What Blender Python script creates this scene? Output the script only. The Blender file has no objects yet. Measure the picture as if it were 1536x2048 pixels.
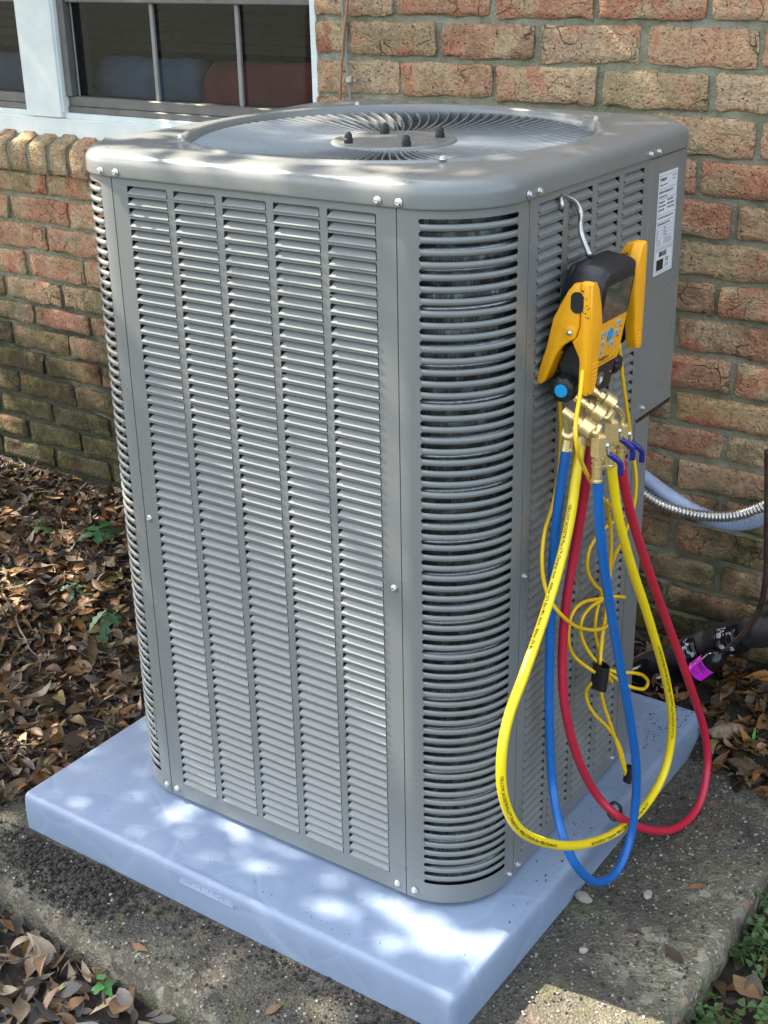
import bpy, math, random
import numpy as np
from mathutils import Vector, Matrix, noise

PI = math.pi
rnd = random.Random(7)
scene = bpy.context.scene
col = scene.collection

# ------------------------------------------------------------------ camera
cam_d = bpy.data.cameras.new('camera')
cam = bpy.data.objects.new('camera', cam_d)
col.objects.link(cam)
scene.camera = cam
cam_d.sensor_fit = 'VERTICAL'
cam_d.sensor_height = 24
cam_d.lens = 2634.47 / 2048 * 24
cam_d.clip_start = 0.02
cam_d.clip_end = 500
RX = Vector((0.825923, 0.563468, -0.018848))
DN = Vector((0.211135, -0.340131, -0.916369))
FW = Vector((-0.522756, 0.752871, -0.39989))
mw = Matrix(((RX.x, -DN.x, -FW.x, 1.66151), (RX.y, -DN.y, -FW.y, -1.23562), (RX.z, -DN.z, -FW.z, 1.46595), (0, 0, 0, 1)))
cam.matrix_world = mw

# ------------------------------------------------------------------ light
SUN_EL = math.radians(50)
SUN = Vector((-0.9916 * math.cos(SUN_EL), -0.129 * math.cos(SUN_EL), math.sin(SUN_EL)))
world = bpy.data.worlds.new('World')
scene.world = world
world.use_nodes = True
wn = world.node_tree.nodes
wl = world.node_tree.links
wn.clear()
sky = wn.new('ShaderNodeTexSky')
sky.sky_type = 'NISHITA'
sky.sun_disc = False
sky.sun_elevation = SUN_EL
sky.sun_rotation = math.atan2(SUN.x, SUN.y)
sky.air_density = 1.0
sky.dust_density = 4.0
sky.ozone_density = 1.0
bg = wn.new('ShaderNodeBackground')
bg.inputs['Strength'].default_value = 0.14
wo = wn.new('ShaderNodeOutputWorld')
hsv = wn.new('ShaderNodeHueSaturation')   # colour grade on the sky light: desaturated, hue shifted slightly towards cyan
hsv.inputs['Saturation'].default_value = 0.55
hsv.inputs['Hue'].default_value = 0.488
wl.new(sky.outputs[0], hsv.inputs['Color'])
wl.new(hsv.outputs[0], bg.inputs[0])
wl.new(bg.outputs[0], wo.inputs[0])
sun_d = bpy.data.lights.new('sun', 'SUN')
sun_d.energy = 3.9
sun_d.angle = math.radians(0.5)
sun_d.color = (1.0, 0.88, 0.72)
sun_o = bpy.data.objects.new('sun', sun_d)
col.objects.link(sun_o)
sun_o.rotation_euler = SUN.to_track_quat('Z', 'Y').to_euler()
sun_o.location = (-4, -1, 6)
vs = scene.view_settings
vs.view_transform = 'Standard'
vs.look = 'None'
vs.gamma = 1
vs.use_curve_mapping = False
vs.exposure = 2.33
scene.cycles.max_bounces = 6
scene.cycles.diffuse_bounces = 3
scene.cycles.glossy_bounces = 3
scene.cycles.transparent_max_bounces = 6
scene.cycles.caustics_reflective = False
scene.cycles.caustics_refractive = False

# ------------------------------------------------------------------ helpers
def tag(o, label=None, cat=None, group=None, kind=None):
    if label: o['label'] = label
    if cat: o['category'] = cat
    if group: o['group'] = group
    if kind: o['kind'] = kind
    return o

def empty(name, loc=(0, 0, 0), label=None, cat=None, group=None, rz=0):
    o = bpy.data.objects.new(name, None)
    o.empty_display_size = 0.05
    col.objects.link(o)
    o.location = loc
    o.rotation_euler = (0, 0, rz)
    tag(o, label, cat, group)
    return o

def link(name, me, parent=None, loc=None):
    o = bpy.data.objects.new(name, me)
    col.objects.link(o)
    if parent is not None: o.parent = parent
    if loc is not None: o.location = loc
    return o

class MB:
    """collects faces and links them as one mesh"""
    def __init__(s):
        s.v = []; s.f = []
    def add(s, vs_, fs_):
        n = len(s.v); s.v += [tuple(v) for v in vs_]
        s.f += [tuple(i + n for i in f) for f in fs_]
    def quad(s, a, b, c, d): s.add((a, b, c, d), ((0, 1, 2, 3),))
    def box(s, x0, x1, y0, y1, z0, z1):
        s.add([(x0, y0, z0), (x1, y0, z0), (x1, y1, z0), (x0, y1, z0), (x0, y0, z1), (x1, y0, z1), (x1, y1, z1), (x0, y1, z1)],
              [(0, 3, 2, 1), (4, 5, 6, 7), (0, 1, 5, 4), (1, 2, 6, 5), (2, 3, 7, 6), (3, 0, 4, 7)])
    def bevbox(s, x0, x1, y0, y1, z0, z1, b):
        # chamfered box
        c = [((x0 + x1) / 2, (y0 + y1) / 2, (z0 + z1) / 2)][0]
        vs_ = []; idx = {}
        for sx in (0, 1):
            for sy in (0, 1):
                for sz in (0, 1):
                    X, Y, Z = (x0, x1)[sx], (y0, y1)[sy], (z0, z1)[sz]
                    dx, dy, dz = (b, -b)[sx], (b, -b)[sy], (b, -b)[sz]
                    idx[(sx, sy, sz, 'x')] = len(vs_); vs_.append((X, Y + dy, Z + dz))
                    idx[(sx, sy, sz, 'y')] = len(vs_); vs_.append((X + dx, Y, Z + dz))
                    idx[(sx, sy, sz, 'z')] = len(vs_); vs_.append((X + dx, Y + dy, Z))
        fs_ = []
        I = idx
        for sx in (0, 1): fs_.append((I[sx, 0, 0, 'x'], I[sx, 1, 0, 'x'], I[sx, 1, 1, 'x'], I[sx, 0, 1, 'x']))
        for sy in (0, 1): fs_.append((I[0, sy, 0, 'y'], I[1, sy, 0, 'y'], I[1, sy, 1, 'y'], I[0, sy, 1, 'y']))
        for sz in (0, 1): fs_.append((I[0, 0, sz, 'z'], I[1, 0, sz, 'z'], I[1, 1, sz, 'z'], I[0, 1, sz, 'z']))
        for a in (0, 1):
            for c_ in (0, 1):
                fs_.append((I[a, c_, 0, 'x'], I[a, c_, 1, 'x'], I[a, c_, 1, 'y'], I[a, c_, 0, 'y']))
                fs_.append((I[a, 0, c_, 'x'], I[a, 1, c_, 'x'], I[a, 1, c_, 'z'], I[a, 0, c_, 'z']))
                fs_.append((I[0, a, c_, 'y'], I[1, a, c_, 'y'], I[1, a, c_, 'z'], I[0, a, c_, 'z']))
                for d_ in (0, 1): fs_.append((I[a, c_, d_, 'x'], I[a, c_, d_, 'y'], I[a, c_, d_, 'z']))
        s.add(vs_, fs_)
    def grid(s, pts, closed=False):
        """pts[i][j] grid of points"""
        n, m = len(pts), len(pts[0]); o = len(s.v)
        for r in pts: s.v += [tuple(p) for p in r]
        for i in range(n - 1):
            for j in range(m if closed else m - 1):
                k = (j + 1) % m
                s.f.append((o + i * m + j, o + i * m + k, o + (i + 1) * m + k, o + (i + 1) * m + j))
    def lathe(s, prof, org, axis, seg=16):
        """prof: (radius, height) along axis"""
        q = Vector(axis).normalized().to_track_quat('Z', 'Y')
        o = Vector(org); rows = []
        for r, h in prof:
            rows.append([o + q @ Vector((r * math.cos(2 * PI * j / seg), r * math.sin(2 * PI * j / seg), h)) for j in range(seg)])
        s.grid(rows, closed=True)
        n = len(s.v)
        if prof[0][0] > 1e-5: s.f.append(tuple(range(n - seg * len(prof), n - seg * (len(prof) - 1)))[::-1])
        if prof[-1][0] > 1e-5: s.f.append(tuple(range(n - seg, n)))
    def prism(s, outline, ax, a0, a1):
        """extrude a 2D outline; ax = axis index of extrusion, outline gives the two other coordinates in order"""
        def P(u, v, w):
            return {0: (w, u, v), 1: (u, w, v), 2: (u, v, w)}[ax]
        n = len(outline); o = len(s.v)
        s.v += [P(u, v, a0) for u, v in outline] + [P(u, v, a1) for u, v in outline]
        s.f.append(tuple(range(o, o + n))); s.f.append(tuple(range(o + n, o + 2 * n))[::-1])
        for i in range(n):
            j = (i + 1) % n
            s.f.append((o + i, o + j, o + n + j, o + n + i))
    def build(s, name, mat, parent=None, smooth=False, angle=None, recalc=True, loc=None):
        me = bpy.data.meshes.new(name)
        me.from_pydata(s.v, [], s.f)
        me.materials.append(mat)
        if recalc:
            import bmesh
            bm = bmesh.new(); bm.from_mesh(me)
            bmesh.ops.remove_doubles(bm, verts=bm.verts, dist=1e-6)
            bmesh.ops.recalc_face_normals(bm, faces=bm.faces)
            bm.to_mesh(me); bm.free()
        if smooth or angle:
            me.polygons.foreach_set('use_smooth', [True] * len(me.polygons))
            if angle: me.set_sharp_from_angle(angle=math.radians(angle))
        return link(name, me, parent, loc)

def spline(pts, step=0.01):
    P = [Vector(p) for p in pts]
    P = [2 * P[0] - P[1]] + P + [2 * P[-1] - P[-2]]
    out = []
    for i in range(1, len(P) - 2):
        a, b, c, d = P[i - 1], P[i], P[i + 1], P[i + 2]
        n = max(2, int((c - b).length / step))
        for k in range(n):
            t = k / n
            out.append(0.5 * ((2 * b) + (c - a) * t + (2 * a - 5 * b + 4 * c - d) * t * t + (3 * b - a - 3 * c + d) * t ** 3))
    out.append(P[-2])
    # smoothing passes keep hoses free of kinks
    for _ in range(3):
        out = [out[0]] + [(out[i - 1] + 2 * out[i] + out[i + 1]) / 4 for i in range(1, len(out) - 1)] + [out[-1]]
    return out

def tube(mb, path, r, seg=10, caps=True):
    n = len(path)
    T = [(path[min(i + 1, n - 1)] - path[max(i - 1, 0)]).normalized() for i in range(n)]
    up = Vector((0, 0, 1)) if abs(T[0].z) < 0.9 else Vector((1, 0, 0))
    N = (up - up.dot(T[0]) * T[0]).normalized()
    rows = []
    for i in range(n):
        N = (N - N.dot(T[i]) * T[i]).normalized()
        B = T[i].cross(N)
        ri = r(i) if callable(r) else r
        rows.append([path[i] + ri * (math.cos(2 * PI * j / seg) * N + math.sin(2 * PI * j / seg) * B) for j in range(seg)])
    mb.grid(rows, closed=True)
    if caps:
        e = len(mb.v)
        mb.f.append(tuple(range(e - seg, e))); mb.f.append(tuple(range(e - seg * n, e - seg * n + seg))[::-1])

def text_mesh(body, size, mat, align='LEFT', extrude=0.0, shear=0.0):
    cu = bpy.data.curves.new('lettering', 'FONT')
    cu.body = body; cu.size = size; cu.align_x = align; cu.extrude = extrude; cu.resolution_u = 2; cu.shear = shear
    cu.offset = size * 0.012
    o = bpy.data.objects.new('lettering', cu)
    col.objects.link(o)
    me = bpy.data.meshes.new_from_object(o)
    bpy.data.objects.remove(o); bpy.data.curves.remove(cu)
    me.materials.clear(); me.materials.append(mat)
    return me

def place_text(me, org, ex, ey, name, parent):
    ez = ex.cross(ey)
    for v in me.vertices:
        p = v.co.copy()
        v.co = Vector(org) + p.x * ex + p.y * ey + p.z * ez
    return link(name, me, parent)

# ------------------------------------------------------------------ materials
def newmat(name):
    m = bpy.data.materials.new(name); m.use_nodes = True
    nt = m.node_tree; b = nt.nodes['Principled BSDF']
    return m, nt, b

def N(nt, t, **kw):
    n = nt.nodes.new(t)
    for k, v in kw.items():
        if k in n.inputs: n.inputs[k].default_value = v
        else: setattr(n, k, v)
    return n

def noise_n(nt, vec, scale, detail=3, rough=0.55, dist=0.0):
    n = nt.nodes.new('ShaderNodeTexNoise')
    n.inputs['Scale'].default_value = scale; n.inputs['Detail'].default_value = detail
    n.inputs['Roughness'].default_value = rough; n.inputs['Distortion'].default_value = dist
    if vec is not None: nt.links.new(vec, n.inputs['Vector'])
    return n.outputs['Fac']

def ramp(nt, fac, stops):
    r = nt.nodes.new('ShaderNodeValToRGB')
    e = r.color_ramp.elements
    while len(e) > 1: e.remove(e[-1])
    e[0].position = stops[0][0]; e[0].color = (*stops[0][1], 1)
    for p, c in stops[1:]:
        x = e.new(p); x.color = (*c, 1)
    nt.links.new(fac, r.inputs[0])
    return r.outputs[0]

def mix(nt, fac, a, b, mode='MIX'):
    m = nt.nodes.new('ShaderNodeMix'); m.data_type = 'RGBA'; m.blend_type = mode
    for sock, val in ((m.inputs[0], fac), (m.inputs[6], a), (m.inputs[7], b)):
        if hasattr(val, 'links') or hasattr(val, 'is_output'): nt.links.new(val, sock)
        elif isinstance(val, (tuple, list)): sock.default_value = (*val[:3], 1)
        else: sock.default_value = val
    return m.outputs[2]

def math_n(nt, op, a, b=0.0, clamp=False):
    m = nt.nodes.new('ShaderNodeMath'); m.operation = op; m.use_clamp = clamp
    for i, val in enumerate((a, b)):
        if hasattr(val, 'is_output'): nt.links.new(val, m.inputs[i])
        else: m.inputs[i].default_value = val
    return m.outputs[0]

def bump(nt, b, height, strength=0.3, dist=0.01, prev=None):
    n = nt.nodes.new('ShaderNodeBump'); n.inputs['Strength'].default_value = strength; n.inputs['Distance'].default_value = dist
    nt.links.new(height, n.inputs['Height'])
    if prev is not None: nt.links.new(prev, n.inputs['Normal'])
    nt.links.new(n.outputs[0], b.inputs['Normal'])
    return n.outputs[0]

def pos(nt): return nt.nodes.new('ShaderNodeNewGeometry').outputs['Position']
def objc(nt): return nt.nodes.new('ShaderNodeTexCoord').outputs['Object']

def simple(name, c, rough=0.5, metal=0.0, var=0.12, scale=30, bumps=0.0, bscale=200, spec=0.5, coat=0.0):
    m, nt, b = newmat(name)
    p = pos(nt)
    f = noise_n(nt, p, scale, 4)
    lo = tuple(x * (1 - var) for x in c); hi = tuple(min(1, x * (1 + var)) for x in c)
    nt.links.new(ramp(nt, f, [(0.3, lo), (0.7, hi)]), b.inputs['Base Color'])
    rr = ramp(nt, noise_n(nt, p, scale * 2.3, 3), [(0.3, (rough * 0.85,) * 3), (0.7, (min(1, rough * 1.15),) * 3)])
    nt.links.new(rr, b.inputs['Roughness'])
    b.inputs['Metallic'].default_value = metal
    b.inputs['Specular IOR Level'].default_value = spec
    b.inputs['Coat Weight'].default_value = coat
    if bumps: bump(nt, b, noise_n(nt, p, bscale, 3), bumps, 0.002)
    return m

M = {}
M['paint'] = simple('grey enamel paint', (0.186, 0.198, 0.194), 0.30, 0.0, 0.05, 6, 0.04, 900, 0.6)
M['vane'] = simple('grey grille enamel', (0.22, 0.235, 0.24), 0.26, 0.15, 0.05, 6, 0.0, 200, 0.7)
M['dark'] = simple('cabinet interior', (0.012, 0.013, 0.014), 0.6, 0.0, 0.3, 30)
M['zinc'] = simple('zinc plated screw', (0.72, 0.74, 0.74), 0.28, 0.9, 0.08, 300)
M['coiltube'] = simple('coil tube metal', (0.42, 0.44, 0.45), 0.32, 0.7, 0.3, 200)
M['steel'] = simple('steel wire', (0.5, 0.5, 0.48), 0.3, 0.95, 0.1, 200)
M['black'] = simple('black rubber', (0.013, 0.014, 0.017), 0.42, 0.0, 0.25, 60, 0.1, 500)
M['blackshine'] = simple('black glossy tape', (0.008, 0.008, 0.01), 0.16, 0.0, 0.3, 60, 0.25, 90)
M['foam'] = simple('black insulation foam', (0.014, 0.015, 0.016), 0.8, 0.0, 0.3, 60, 0.3, 400)
M['yellow'] = simple('yellow hose rubber', (0.93, 0.70, 0.012), 0.38, 0.0, 0.04, 40)
M['wireyellow'] = simple('yellow wire', (0.93, 0.58, 0.012), 0.35, 0.0, 0.04, 40)
M['blue'] = simple('blue hose rubber', (0.008, 0.12, 0.42), 0.36, 0.0, 0.06, 40)
M['red'] = simple('red hose rubber', (0.52, 0.018, 0.05), 0.38, 0.0, 0.06, 40)
M['navy'] = simple('navy handle grip', (0.018, 0.02, 0.22), 0.25, 0.0, 0.1, 80)
M['clamp'] = simple('orange yellow plastic', (0.93, 0.42, 0.008), 0.38, 0.0, 0.05, 60, 0.05, 600)
M['brass'] = simple('brass', (0.90, 0.72, 0.36), 0.30, 0.78, 0.06, 25)
M['keys'] = simple('grey key', (0.45, 0.48, 0.5), 0.4)
M['cyan'] = simple('cyan blue plastic', (0.01, 0.36, 0.75), 0.35)
M['ink'] = simple('black print', (0.01, 0.01, 0.012), 0.5)
M['whiteink'] = simple('white print', (0.75, 0.76, 0.78), 0.5)
M['label'] = simple('white label paper', (0.72, 0.75, 0.80), 0.45, 0, 0.03)
M['magenta'] = simple('magenta sticker', (0.85, 0.03, 0.80), 0.3)
M['copper'] = simple('weathered copper tube', (0.075, 0.05, 0.042), 0.4, 0.5, 0.45, 60)
M['copperwire'] = simple('copper wire', (0.36, 0.20, 0.13), 0.45, 0.4, 0.2, 60)
M['conduit'] = simple('blue grey plastic conduit', (0.36, 0.44, 0.62), 0.45)
M['galv'] = simple('galvanised conduit', (0.55, 0.55, 0.52), 0.3, 0.9, 0.15, 90)
M['trim'] = simple('white painted trim', (0.76, 0.82, 0.80), 0.5, 0, 0.06, 20, 0.1, 120)
M['alu'] = simple('grey window aluminium', (0.15, 0.15, 0.14), 0.5, 0.2, 0.15, 30)
M['muntin'] = simple('light window bar', (0.26, 0.26, 0.25), 0.5)
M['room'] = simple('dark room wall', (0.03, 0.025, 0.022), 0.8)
M['denim'] = simple('blue cotton', (0.07, 0.105, 0.17), 0.9, 0, 0.25, 12, 0.4, 60)
M['redcloth'] = simple('dark red cotton', (0.14, 0.033, 0.037), 0.9, 0, 0.25, 12, 0.4, 60)
M['blind'] = simple('brown blind slat', (0.035, 0.03, 0.02), 0.6, 0, 0.3, 40)

# lens of the screen
m, nt, b = newmat('display glass'); M['screen'] = m
b.inputs['Base Color'].default_value = (0.035, 0.042, 0.04, 1); b.inputs['Roughness'].default_value = 0.06
b.inputs['Coat Weight'].default_value = 1.0; b.inputs['Coat Roughness'].default_value = 0.03

# window glass, real dielectric sheet
m, nt, b = newmat('window glass'); M['glass'] = m
nt.nodes.remove(b)
out = nt.nodes['Material Output']
tr = N(nt, 'ShaderNodeBsdfTransparent'); tr.inputs[0].default_value = (0.85, 0.87, 0.87, 1)
gl = N(nt, 'ShaderNodeBsdfGlossy'); gl.inputs['Roughness'].default_value = 0.02
fr = N(nt, 'ShaderNodeFresnel'); fr.inputs[0].default_value = 1.5
ms = N(nt, 'ShaderNodeMixShader')
nt.links.new(fr.outputs[0], ms.inputs[0]); nt.links.new(tr.outputs[0], ms.inputs[1]); nt.links.new(gl.outputs[0], ms.inputs[2])
nt.links.new(ms.outputs[0], out.inputs[0])

# pad plastic with faint mould swirls
m, nt, b = newmat('blue grey pad plastic'); M['pad'] = m
p = pos(nt)
c1 = ramp(nt, noise_n(nt, p, 7, 5, 0.6, 0.6), [(0.3, (0.205, 0.268, 0.380)), (0.7, (0.242, 0.308, 0.425))])
spk = ramp(nt, noise_n(nt, p, 190, 2), [(0.24, (0.25, 0.22, 0.18)), (0.30, (1, 1, 1))])
c1 = mix(nt, 0.5, c1, spk, 'MULTIPLY')
nt.links.new(c1, b.inputs['Base Color'])
b.inputs['Roughness'].default_value = 0.42
vo = N(nt, 'ShaderNodeTexVoronoi', feature='DISTANCE_TO_EDGE'); vo.inputs['Scale'].default_value = 5.5
wv = N(nt, 'ShaderNodeTexNoise'); wv.inputs['Scale'].default_value = 3.5
nt.links.new(p, wv.inputs['Vector'])
va = N(nt, 'ShaderNodeVectorMath', operation='MULTIPLY_ADD'); nt.links.new(wv.outputs['Color'], va.inputs[0]); va.inputs[1].default_value = (0.35, 0.35, 0.0); nt.links.new(p, va.inputs[2])
nt.links.new(va.outputs[0], vo.inputs['Vector'])
edge = math_n(nt, 'MULTIPLY', vo.outputs['Distance'], 14.0, True)
nt.links.new(mix(nt, ramp(nt, edge, [(0.0, (1, 1, 1)), (0.5, (0, 0, 0))]), c1, mix(nt, 0.10, c1, (0.45, 0.55, 0.72))), b.inputs['Base Color'])
pb = bump(nt, b, edge, 0.22, 0.002)
bump(nt, b, noise_n(nt, p, 420, 2), 0.12, 0.001, pb)

# coil fins
m, nt, b = newmat('condenser coil fins'); M['coil'] = m
tc = objc(nt)
sep = N(nt, 'ShaderNodeSeparateXYZ'); nt.links.new(pos(nt), sep.inputs[0])
tcn = N(nt, 'ShaderNodeVectorMath', operation='MULTIPLY'); nt.links.new(pos(nt), tcn.inputs[0]); tcn.inputs[1].default_value = (1, 1, 0.02)
fin = noise_n(nt, tcn.outputs[0], 700, 1)
tub = N(nt, 'ShaderNodeMath', operation='SINE'); mm = math_n(nt, 'MULTIPLY', sep.outputs[2], 250.0); nt.links.new(mm, tub.inputs[0])
spots = noise_n(nt, pos(nt), 45, 4, 0.7)
cc = ramp(nt, fin, [(0.35, (0.11, 0.118, 0.12)), (0.60, (0.22, 0.235, 0.24)), (0.75, (0.42, 0.44, 0.45))])
cc = mix(nt, ramp(nt, spots, [(0.45, (0, 0, 0)), (0.65, (1, 1, 1))]), mix(nt, 0.75, cc, (0, 0, 0)), cc)
nt.links.new(cc, b.inputs['Base Color']); b.inputs['Metallic'].default_value = 0.3; b.inputs['Roughness'].default_value = 0.4
bump(nt, b, tub.outputs[0], 0.5, 0.002)

# brick
def brick_mat(name, moss_amt):
    m, nt, b = newmat(name)
    p = pos(nt)
    oi = N(nt, 'ShaderNodeObjectInfo')
    off = N(nt, 'ShaderNodeVectorMath', operation='MULTIPLY_ADD')
    comb = N(nt, 'ShaderNodeCombineXYZ')
    for i in range(3): nt.links.new(oi.outputs['Random'], comb.inputs[i])
    nt.links.new(comb.outputs[0], off.inputs[0]); off.inputs[1].default_value = (17, 31, 23); nt.links.new(p, off.inputs[2])
    q = off.outputs[0]
    basec = ramp(nt, oi.outputs['Random'], [(0.0, (0.43, 0.19, 0.125)), (0.16, (0.47, 0.25, 0.16)), (0.30, (0.49, 0.33, 0.205)), (0.46, (0.45, 0.34, 0.235)),
                                            (0.6, (0.36, 0.27, 0.15)), (0.74, (0.50, 0.28, 0.18)), (0.86, (0.29, 0.19, 0.12)), (1.0, (0.53, 0.37, 0.19))])
    n1 = noise_n(nt, q, 11, 5, 0.65, 0.5)
    alt = ramp(nt, noise_n(nt, q, 6, 3, 0.6, 1.0), [(0.3, (0.48, 0.17, 0.105)), (0.42, (0.52, 0.26, 0.16)), (0.54, (0.54, 0.40, 0.25)), (0.64, (0.44, 0.35, 0.21)), (0.74, (0.17, 0.14, 0.095))])
    c = mix(nt, ramp(nt, n1, [(0.44, (0, 0, 0)), (0.56, (1, 1, 1))]), basec, alt)
    c = mix(nt, 0.8, c, ramp(nt, noise_n(nt, q, 90, 4, 0.7), [(0.3, (0.66, 0.62, 0.56)), (0.5, (1.1, 1.08, 1.05)), (0.75, (1.4, 1.38, 1.3))]), 'MULTIPLY')
    pit = ramp(nt, noise_n(nt, q, 210, 2, 0.5), [(0.30, (0.12, 0.1, 0.09)), (0.37, (1, 1, 1))])
    c = mix(nt, 0.85, c, pit, 'MULTIPLY')
    # thin cracks
    w = N(nt, 'ShaderNodeTexNoise'); w.inputs['Scale'].default_value = 25; nt.links.new(q, w.inputs['Vector'])
    wa = N(nt, 'ShaderNodeVectorMath', operation='MULTIPLY_ADD'); nt.links.new(w.outputs['Color'], wa.inputs[0]); wa.inputs[1].default_value = (0.05,) * 3; nt.links.new(q, wa.inputs[2])
    vo = N(nt, 'ShaderNodeTexVoronoi', feature='DISTANCE_TO_EDGE'); vo.inputs['Scale'].default_value = 22; nt.links.new(wa.outputs[0], vo.inputs['Vector'])
    crack = ramp(nt, vo.outputs['Distance'], [(0.0, (0, 0, 0)), (0.035, (1, 1, 1))])
    cmask = ramp(nt, noise_n(nt, q, 9, 2), [(0.5, (0, 0, 0)), (0.62, (1, 1, 1))])
    crk = mix(nt, cmask, (1, 1, 1), crack)
    c = mix(nt, 0.65, c, crk, 'MULTIPLY')
    # old lime and paint flecks
    wh = ramp(nt, noise_n(nt, q, 60, 3, 0.6), [(0.71, (0, 0, 0)), (0.76, (1, 1, 1))])
    c = mix(nt, wh, c, (0.55, 0.53, 0.47))
    # moss grows in the damp lower courses
    sp = N(nt, 'ShaderNodeSeparateXYZ'); nt.links.new(p, sp.inputs[0])
    hz = math_n(nt, 'MULTIPLY_ADD', sp.outputs[2], -1.35); hz.node.inputs[2].default_value = 1.02
    nlow = noise_n(nt, p, 5, 5, 0.65)
    lx = math_n(nt, 'MULTIPLY', sp.outputs[0], -0.11)
    a_ = math_n(nt, 'MULTIPLY', nlow, 1.7)
    msk = math_n(nt, 'ADD', math_n(nt, 'ADD', hz, lx), math_n(nt, 'SUBTRACT', a_, 1.12))
    mf = ramp(nt, msk, [(0.0, (0, 0, 0)), (0.42, (1, 1, 1))])
    mossc = ramp(nt, noise_n(nt, p, 24, 6, 0.75, 0.4), [(0.32, (0.010, 0.010, 0.007)), (0.47, (0.030, 0.032, 0.012)), (0.57, (0.058, 0.062, 0.020)), (0.66, (0.10, 0.13, 0.03)), (0.75, (0.24, 0.30, 0.07))])
    c = mix(nt, math_n(nt, 'MULTIPLY', mf, moss_amt), c, mossc)
    # soot and olive stains along the arrises everywhere
    st = ramp(nt, noise_n(nt, p, 14, 5, 0.7, 0.3), [(0.52, (0, 0, 0)), (0.7, (1, 1, 1))])
    c = mix(nt, math_n(nt, 'MULTIPLY', st, 0.45), c, (0.17, 0.165, 0.08))
    nt.links.new(c, b.inputs['Base Color'])
    b.inputs['Roughness'].default_value = 0.92; b.inputs['Specular IOR Level'].default_value = 0.25
    h = mix(nt, 0.5, noise_n(nt, q, 38, 6, 0.7), noise_n(nt, q, 170, 3, 0.6))
    h = mix(nt, 0.6, h, crk, 'MULTIPLY')
    h = mix(nt, 0.5, h, pit, 'MULTIPLY')
    bump(nt, b, h, 1.0, 0.016)
    return m
M['brick'] = brick_mat('old reclaimed brick', 0.92)
m, nt, b = newmat('lime mortar'); M['mortar'] = m
p = pos(nt)
c = ramp(nt, noise_n(nt, p, 30, 6, 0.7), [(0.3, (0.29, 0.28, 0.19)), (0.5, (0.52, 0.51, 0.38)), (0.72, (0.66, 0.65, 0.54))])
gr = ramp(nt, noise_n(nt, p, 7, 4), [(0.4, (0, 0, 0)), (0.62, (1, 1, 1))])
c = mix(nt, math_n(nt, 'MULTIPLY', gr, 0.6), c, (0.31, 0.34, 0.18))
sp = N(nt, 'ShaderNodeSeparateXYZ'); nt.links.new(p, sp.inputs[0])
lowm = ramp(nt, math_n(nt, 'ADD', math_n(nt, 'ADD', math_n(nt, 'MULTIPLY', sp.outputs[2], -1.0), math_n(nt, 'MULTIPLY', sp.outputs[0], -0.22)), math_n(nt, 'MULTIPLY', noise_n(nt, p, 6, 4), 1.1)), [(-0.0, (0, 0, 0)), (0.34, (1, 1, 1))])
c = mix(nt, math_n(nt, 'MULTIPLY', lowm, 0.88), c, (0.025, 0.030, 0.014))
nt.links.new(c, b.inputs['Base Color']); b.inputs['Roughness'].default_value = 0.95
bump(nt, b, noise_n(nt, p, 90, 6, 0.75), 1.0, 0.02)

# exposed aggregate concrete
m, nt, b = newmat('weathered aggregate concrete'); M['slab'] = m
p = pos(nt)
vo = N(nt, 'ShaderNodeTexVoronoi'); vo.inputs['Scale'].default_value = 205; vo.inputs['Randomness'].default_value = 1; nt.links.new(p, vo.inputs['Vector'])
vs2 = N(nt, 'ShaderNodeTexVoronoi'); vs2.inputs['Scale'].default_value = 62; nt.links.new(p, vs2.inputs['Vector'])
s1 = N(nt, 'ShaderNodeSeparateColor'); nt.links.new(vo.outputs['Color'], s1.inputs[0])
s2 = N(nt, 'ShaderNodeSeparateColor'); nt.links.new(vs2.outputs['Color'], s2.inputs[0])
peb = ramp(nt, s1.outputs[0], [(0.0, (0.11, 0.096, 0.066)), (0.4, (0.155, 0.140, 0.095)), (0.75, (0.205, 0.188, 0.125)), (0.94, (0.30, 0.28, 0.19)), (1.0, (0.55, 0.52, 0.43))])
peb2 = ramp(nt, s2.outputs[1], [(0.0, (0.10, 0.08, 0.06)), (0.5, (0.20, 0.19, 0.14)), (0.9, (0.36, 0.33, 0.24)), (1.0, (0.30, 0.16, 0.10))])
c = mix(nt, ramp(nt, s2.outputs[0], [(0.66, (0, 0, 0)), (0.70, (1, 1, 1))]), peb, peb2)
dirt = ramp(nt, noise_n(nt, p, 4.2, 6, 0.65, 0.4), [(0.46, (0, 0, 0)), (0.66, (1, 1, 1))])
fine = ramp(nt, noise_n(nt, p, 240, 3, 0.6), [(0.35, (0.020, 0.018, 0.016)), (0.55, (0.052, 0.047, 0.041)), (0.72, (0.13, 0.12, 0.105))])
sp = N(nt, 'ShaderNodeSeparateXYZ'); nt.links.new(p, sp.inputs[0])
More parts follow.
